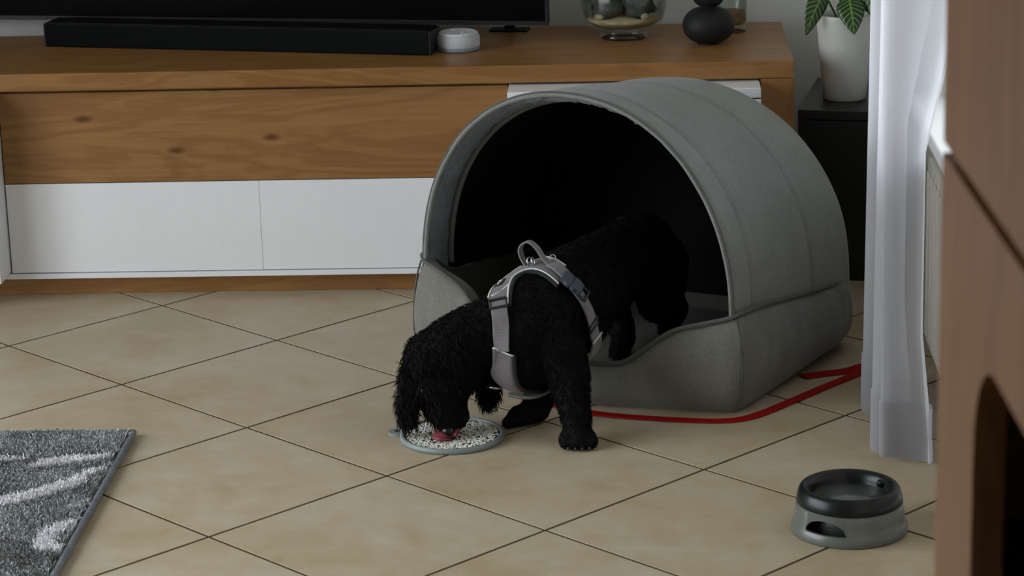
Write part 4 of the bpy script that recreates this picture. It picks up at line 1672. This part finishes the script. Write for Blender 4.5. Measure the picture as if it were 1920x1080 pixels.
# neck strap and breast plate
o, npth, nnr, nws = band('neck_strap', [(0.023, -1.022, 0.258), (0.025, -1.034, 0.246), (0.027, -1.046, 0.226), (0.029, -1.054, 0.200), (0.031, -1.056, 0.180)], 0.030, 'harness', 0.009, 0.003)
slider(frame_at(npth, nnr, 0.12))
C_L = [(0.010, -1.052, 0.190), (0.008, -1.040, 0.160), (0.012, -1.022, 0.128), (0.026, -1.000, 0.100), (0.042, -0.985, 0.088)]
C_R = [(0.050, -1.060, 0.174), (0.052, -1.052, 0.145), (0.058, -1.035, 0.115), (0.074, -1.015, 0.092), (0.094, -1.000, 0.082)]
o, cr = patch('breast_plate', C_L, C_R, 'harness_panel', 7, 6, 0.009)
rope('piping', [p + nn * 0.0005 for p, nn in cr[0]], 0.0017, 'reflective')
rope('padding_edge', [r[-1][0] - r[-1][1] * 0.002 for r in cr], 0.0042, 'harness_mesh')
# belly band between the fore legs and girth strap
o, bp, bn, bw = band('belly_band', [(0.048, -0.990, 0.090), (0.075, -0.992, 0.084), (0.105, -0.970, 0.088), (0.135, -0.925, 0.096), (0.160, -0.890, 0.104)], 0.034, 'harness_mesh', 0.007, 0.003)
rope('belly_piping', [p + n_ * 0.003 + (Vector((-0.45, -0.89, 0)) * 0.016) for p, n_ in zip(bp, bn)], 0.0042, 'mat_rim')
o, gp, gn, gw = band('girth_strap', [(0.150, -0.968, 0.270), (0.160, -0.966, 0.256), (0.174, -0.962, 0.230), (0.183, -0.945, 0.198), (0.190, -0.915, 0.160), (0.184, -0.890, 0.128), (0.160, -0.885, 0.106)], 0.026, 'harness', 0.008, 0.003)
slider(frame_at(gp, gn, 0.52), 0.031, 0.020)
o, ep, en, ew = band('girth_panel', [(0.190, -0.915, 0.162), (0.188, -0.900, 0.140), (0.178, -0.888, 0.120), (0.160, -0.885, 0.106)], 0.034, 'harness_panel', 0.009, 0.003)
d_ = frame_at(ep, en, 0.05)
rope('piping', [d_ @ Vector((x, 0, 0.003)) for x in (-0.017, 0, 0.017)], 0.0016, 'reflective')
# side release buckle
M_ = frame_at(gp, gn, 0.04)
M_ = M_ @ Matrix.Translation((0, -0.008, 0.002))
female = [(-0.015, 0.002), (-0.017, 0.010), (-0.013, 0.016), (-0.013, 0.024), (0.013, 0.024), (0.013, 0.016), (0.017, 0.010), (0.015, 0.002)]
male = [(-0.014, -0.020), (-0.014, -0.012), (-0.017, -0.006), (-0.016, 0.0018), (0.016, 0.0018), (0.017, -0.006), (0.014, -0.012), (0.014, -0.020)]
b_ = prism(male, 0.0, 0.0095)
bmesh.ops.bevel(b_, geom=list(b_.edges), offset=0.0012, segments=2, affect='EDGES')
hard('buckle', b_, 'buckle', M_)
b_ = prism(female, 0.0, 0.0105)
bmesh.ops.bevel(b_, geom=list(b_.edges), offset=0.0012, segments=2, affect='EDGES')
hard('buckle', b_, 'buckle', M_)
slider(M_ @ Matrix.Translation((0, 0.033, 0.0)), 0.032, 0.020)
# tab that ties the buckle to the yoke
o, tp_, tn_, tw_ = band('buckle_tab', [(0.118, -0.935, 0.298), (0.132, -0.950, 0.290), (0.146, -0.964, 0.274)], 0.030, 'harness', 0.012, 0.003)
# grab handle
hp = catmull([(0.074, -0.915, 0.300), (0.064, -0.912, 0.318), (0.063, -0.914, 0.336), (0.075, -0.916, 0.346), (0.089, -0.920, 0.338), (0.100, -0.924, 0.322), (0.112, -0.930, 0.308), (0.124, -0.940, 0.303)], 6)
ax = Vector((-0.35, -0.93, 0.1)).normalized()
hn = []
for i in range(len(hp)):
    dd = (hp[min(i + 1, len(hp) - 1)] - hp[max(i - 1, 0)]).normalized()
    hn.append(ax.cross(dd) * -1)
cm = Vector((0.09, -0.918, 0.312))
hn = [n_ if n_.dot(p - cm) > 0 else -n_ for n_, p in zip(hn, hp)]
v_, f_ = strap(hp, hn, 0.020, 0.0028)
part_w('handle', v_, f_, 'harness', HN, HB, smooth=False)


def torus(name, c, R, r, ax_, mat, n=28):
    ax_ = Vector(ax_).normalized()
    u = ax_.cross(Vector((0, 0, 1)))
    if u.length < 0.1:
        u = ax_.cross(Vector((1, 0, 0)))
    u.normalize()
    w = ax_.cross(u)
    pts = [Vector(c) + (u * math.cos(2 * math.pi * k / n) + w * math.sin(2 * math.pi * k / n)) * R for k in range(n)]
    vs, fs = tube(pts, r, 8, True)
    return part_w(name, vs, fs, mat, HN, HB)


torus('ring', (0.078, -0.928, 0.312), 0.0085, 0.0016, (0.8, -0.4, 0.2), 'steel')
torus('ring', (0.085, -0.932, 0.313), 0.0085, 0.0016, (0.9, -0.2, 0.3), 'steel')
torus('ring', (0.120, -0.905, 0.312), 0.0060, 0.0012, (0.3, -0.9, 0.3), 'steel')
q, n_ = on_body((0.020, -1.010, 0.108))
torus('chest_ring', q + n_ * 0.012 + Vector((-0.002, -0.004, -0.004)), 0.0125, 0.0022, (0.15, 0.25, 0.95), 'steel')
# woven label with a white mark
i_l = 9
p_l, n_l = yr[i_l][2]
d_l = (yr[i_l + 2][2][0] - yr[i_l - 2][2][0]).normalized()
s_l = d_l.cross(n_l).normalized()
ML = Matrix((d_l, s_l, n_l)).transposed().to_4x4()
ML.translation = p_l + n_l * 0.0005
lb = hard('label', box_bm((-0.014, -0.008, 0), (0.014, 0.008, 0.0018), 0.0005), 'slider', ML)
b_ = bmesh.new()
for cx_, cy_, rr_ in ((0.0065, 0.0, 0.0040), (0.001, 0.0015, 0.0024), (-0.004, -0.0005, 0.0022), (-0.009, 0.001, 0.0022)):
    bmesh.ops.create_cone(b_, cap_ends=True, segments=14, radius1=rr_, radius2=rr_ * 0.9, depth=0.0012, matrix=Matrix.Translation((cx_, cy_, 0.0022)))
for x0_, x1_ in ((0.001, 0.0065), (-0.004, 0.001), (-0.009, -0.004)):
    bmesh.ops.create_cube(b_, size=1.0, matrix=Matrix.Translation(((x0_ + x1_) / 2, 0.0002, 0.0022)) @ Matrix.Diagonal((x1_ - x0_, 0.0016, 0.001, 1)))
for v in b_.verts:
    v.co = (ML @ v.co) - HB
from_bm('label_print', b_, 'reflective', lb)

# ------------------------------------------------------------------ coat of hair strands
me = dog.data
r4 = random.Random(5)
areas = []
acc = 0.0
tris = []
for p in dpolys:
    for k in range(1, len(p) - 1):
        a, b_, c = dverts[p[0]], dverts[p[k]], dverts[p[k + 1]]
        ar = (b_ - a).cross(c - a).length * 0.5
        acc += ar
        tris.append((p[0], p[k], p[k + 1]))
        areas.append(acc)
import bisect
hv_, hf_ = [], []
EARC = [(Vector((-0.148, -1.030, 0.09)), 0.075), (Vector((-0.010, -0.975, 0.07)), 0.050)]
for _ in range(42000):
    x = r4.random() * acc
    tr_ = tris[min(bisect.bisect(areas, x), len(tris) - 1)]
    u, w = r4.random(), r4.random()
    if u + w > 1:
        u, w = 1 - u, 1 - w
    P = dverts[tr_[0]] * (1 - u - w) + dverts[tr_[1]] * u + dverts[tr_[2]] * w
    Nn = (dnorm[tr_[0]] * (1 - u - w) + dnorm[tr_[1]] * u + dnorm[tr_[2]] * w).normalized()
    if any((P - c).length_squared < rr * rr for c, rr in CUT):
        continue
    L = 0.0095 * r4.uniform(0.6, 1.4)
    if P.x < -0.03 and P.z > 0.11:
        L = 0.014 * r4.uniform(0.6, 1.5)
    if P.z < 0.04 and P.y < -0.93 and P.x > 0.0:
        L *= 0.35
    elif any((P - c).length < rr for c, rr in EARC):
        L = 0.020 * r4.uniform(0.4, 1.4)
    elif P.x < -0.02 and P.z < 0.075:
        L *= 0.45
    flow = Vector((0.25, 0.30, -0.75)) + Vector((r4.gauss(0, 0.35), r4.gauss(0, 0.35), r4.gauss(0, 0.35)))
    flow = flow - Nn * flow.dot(Nn)
    if flow.length > 1e-4:
        flow.normalize()
    d1 = (Nn * 0.45 + flow * 0.9).normalized()
    d2 = (Nn * 0.15 + flow * 1.0 + Vector((0, 0, -0.35))).normalized()
    sd_ = d1.cross(Vector((r4.gauss(0, 1), r4.gauss(0, 1), r4.gauss(0, 1))))
    if sd_.length < 1e-5:
        continue
    sd_.normalize()
    wd = r4.uniform(0.0006, 0.0010)
    A = P - DB
    B = A + d1 * L * 0.5
    Ct = B + d2 * L * 0.5
    if Ct.z < 0.002:
        Ct.z = 0.002
    if B.z < 0.002:
        B.z = 0.002
    k = len(hv_)
    hv_.extend((A - sd_ * wd, A + sd_ * wd, B + sd_ * wd * 0.8, B - sd_ * wd * 0.8, Ct))
    hf_.append((k, k + 1, k + 2, k + 3))
    hf_.append((k + 3, k + 2, k + 4))
o = mk('coat', hv_, hf_, 'fur', dog, smooth=False)
o['kind'] = 'stuff'
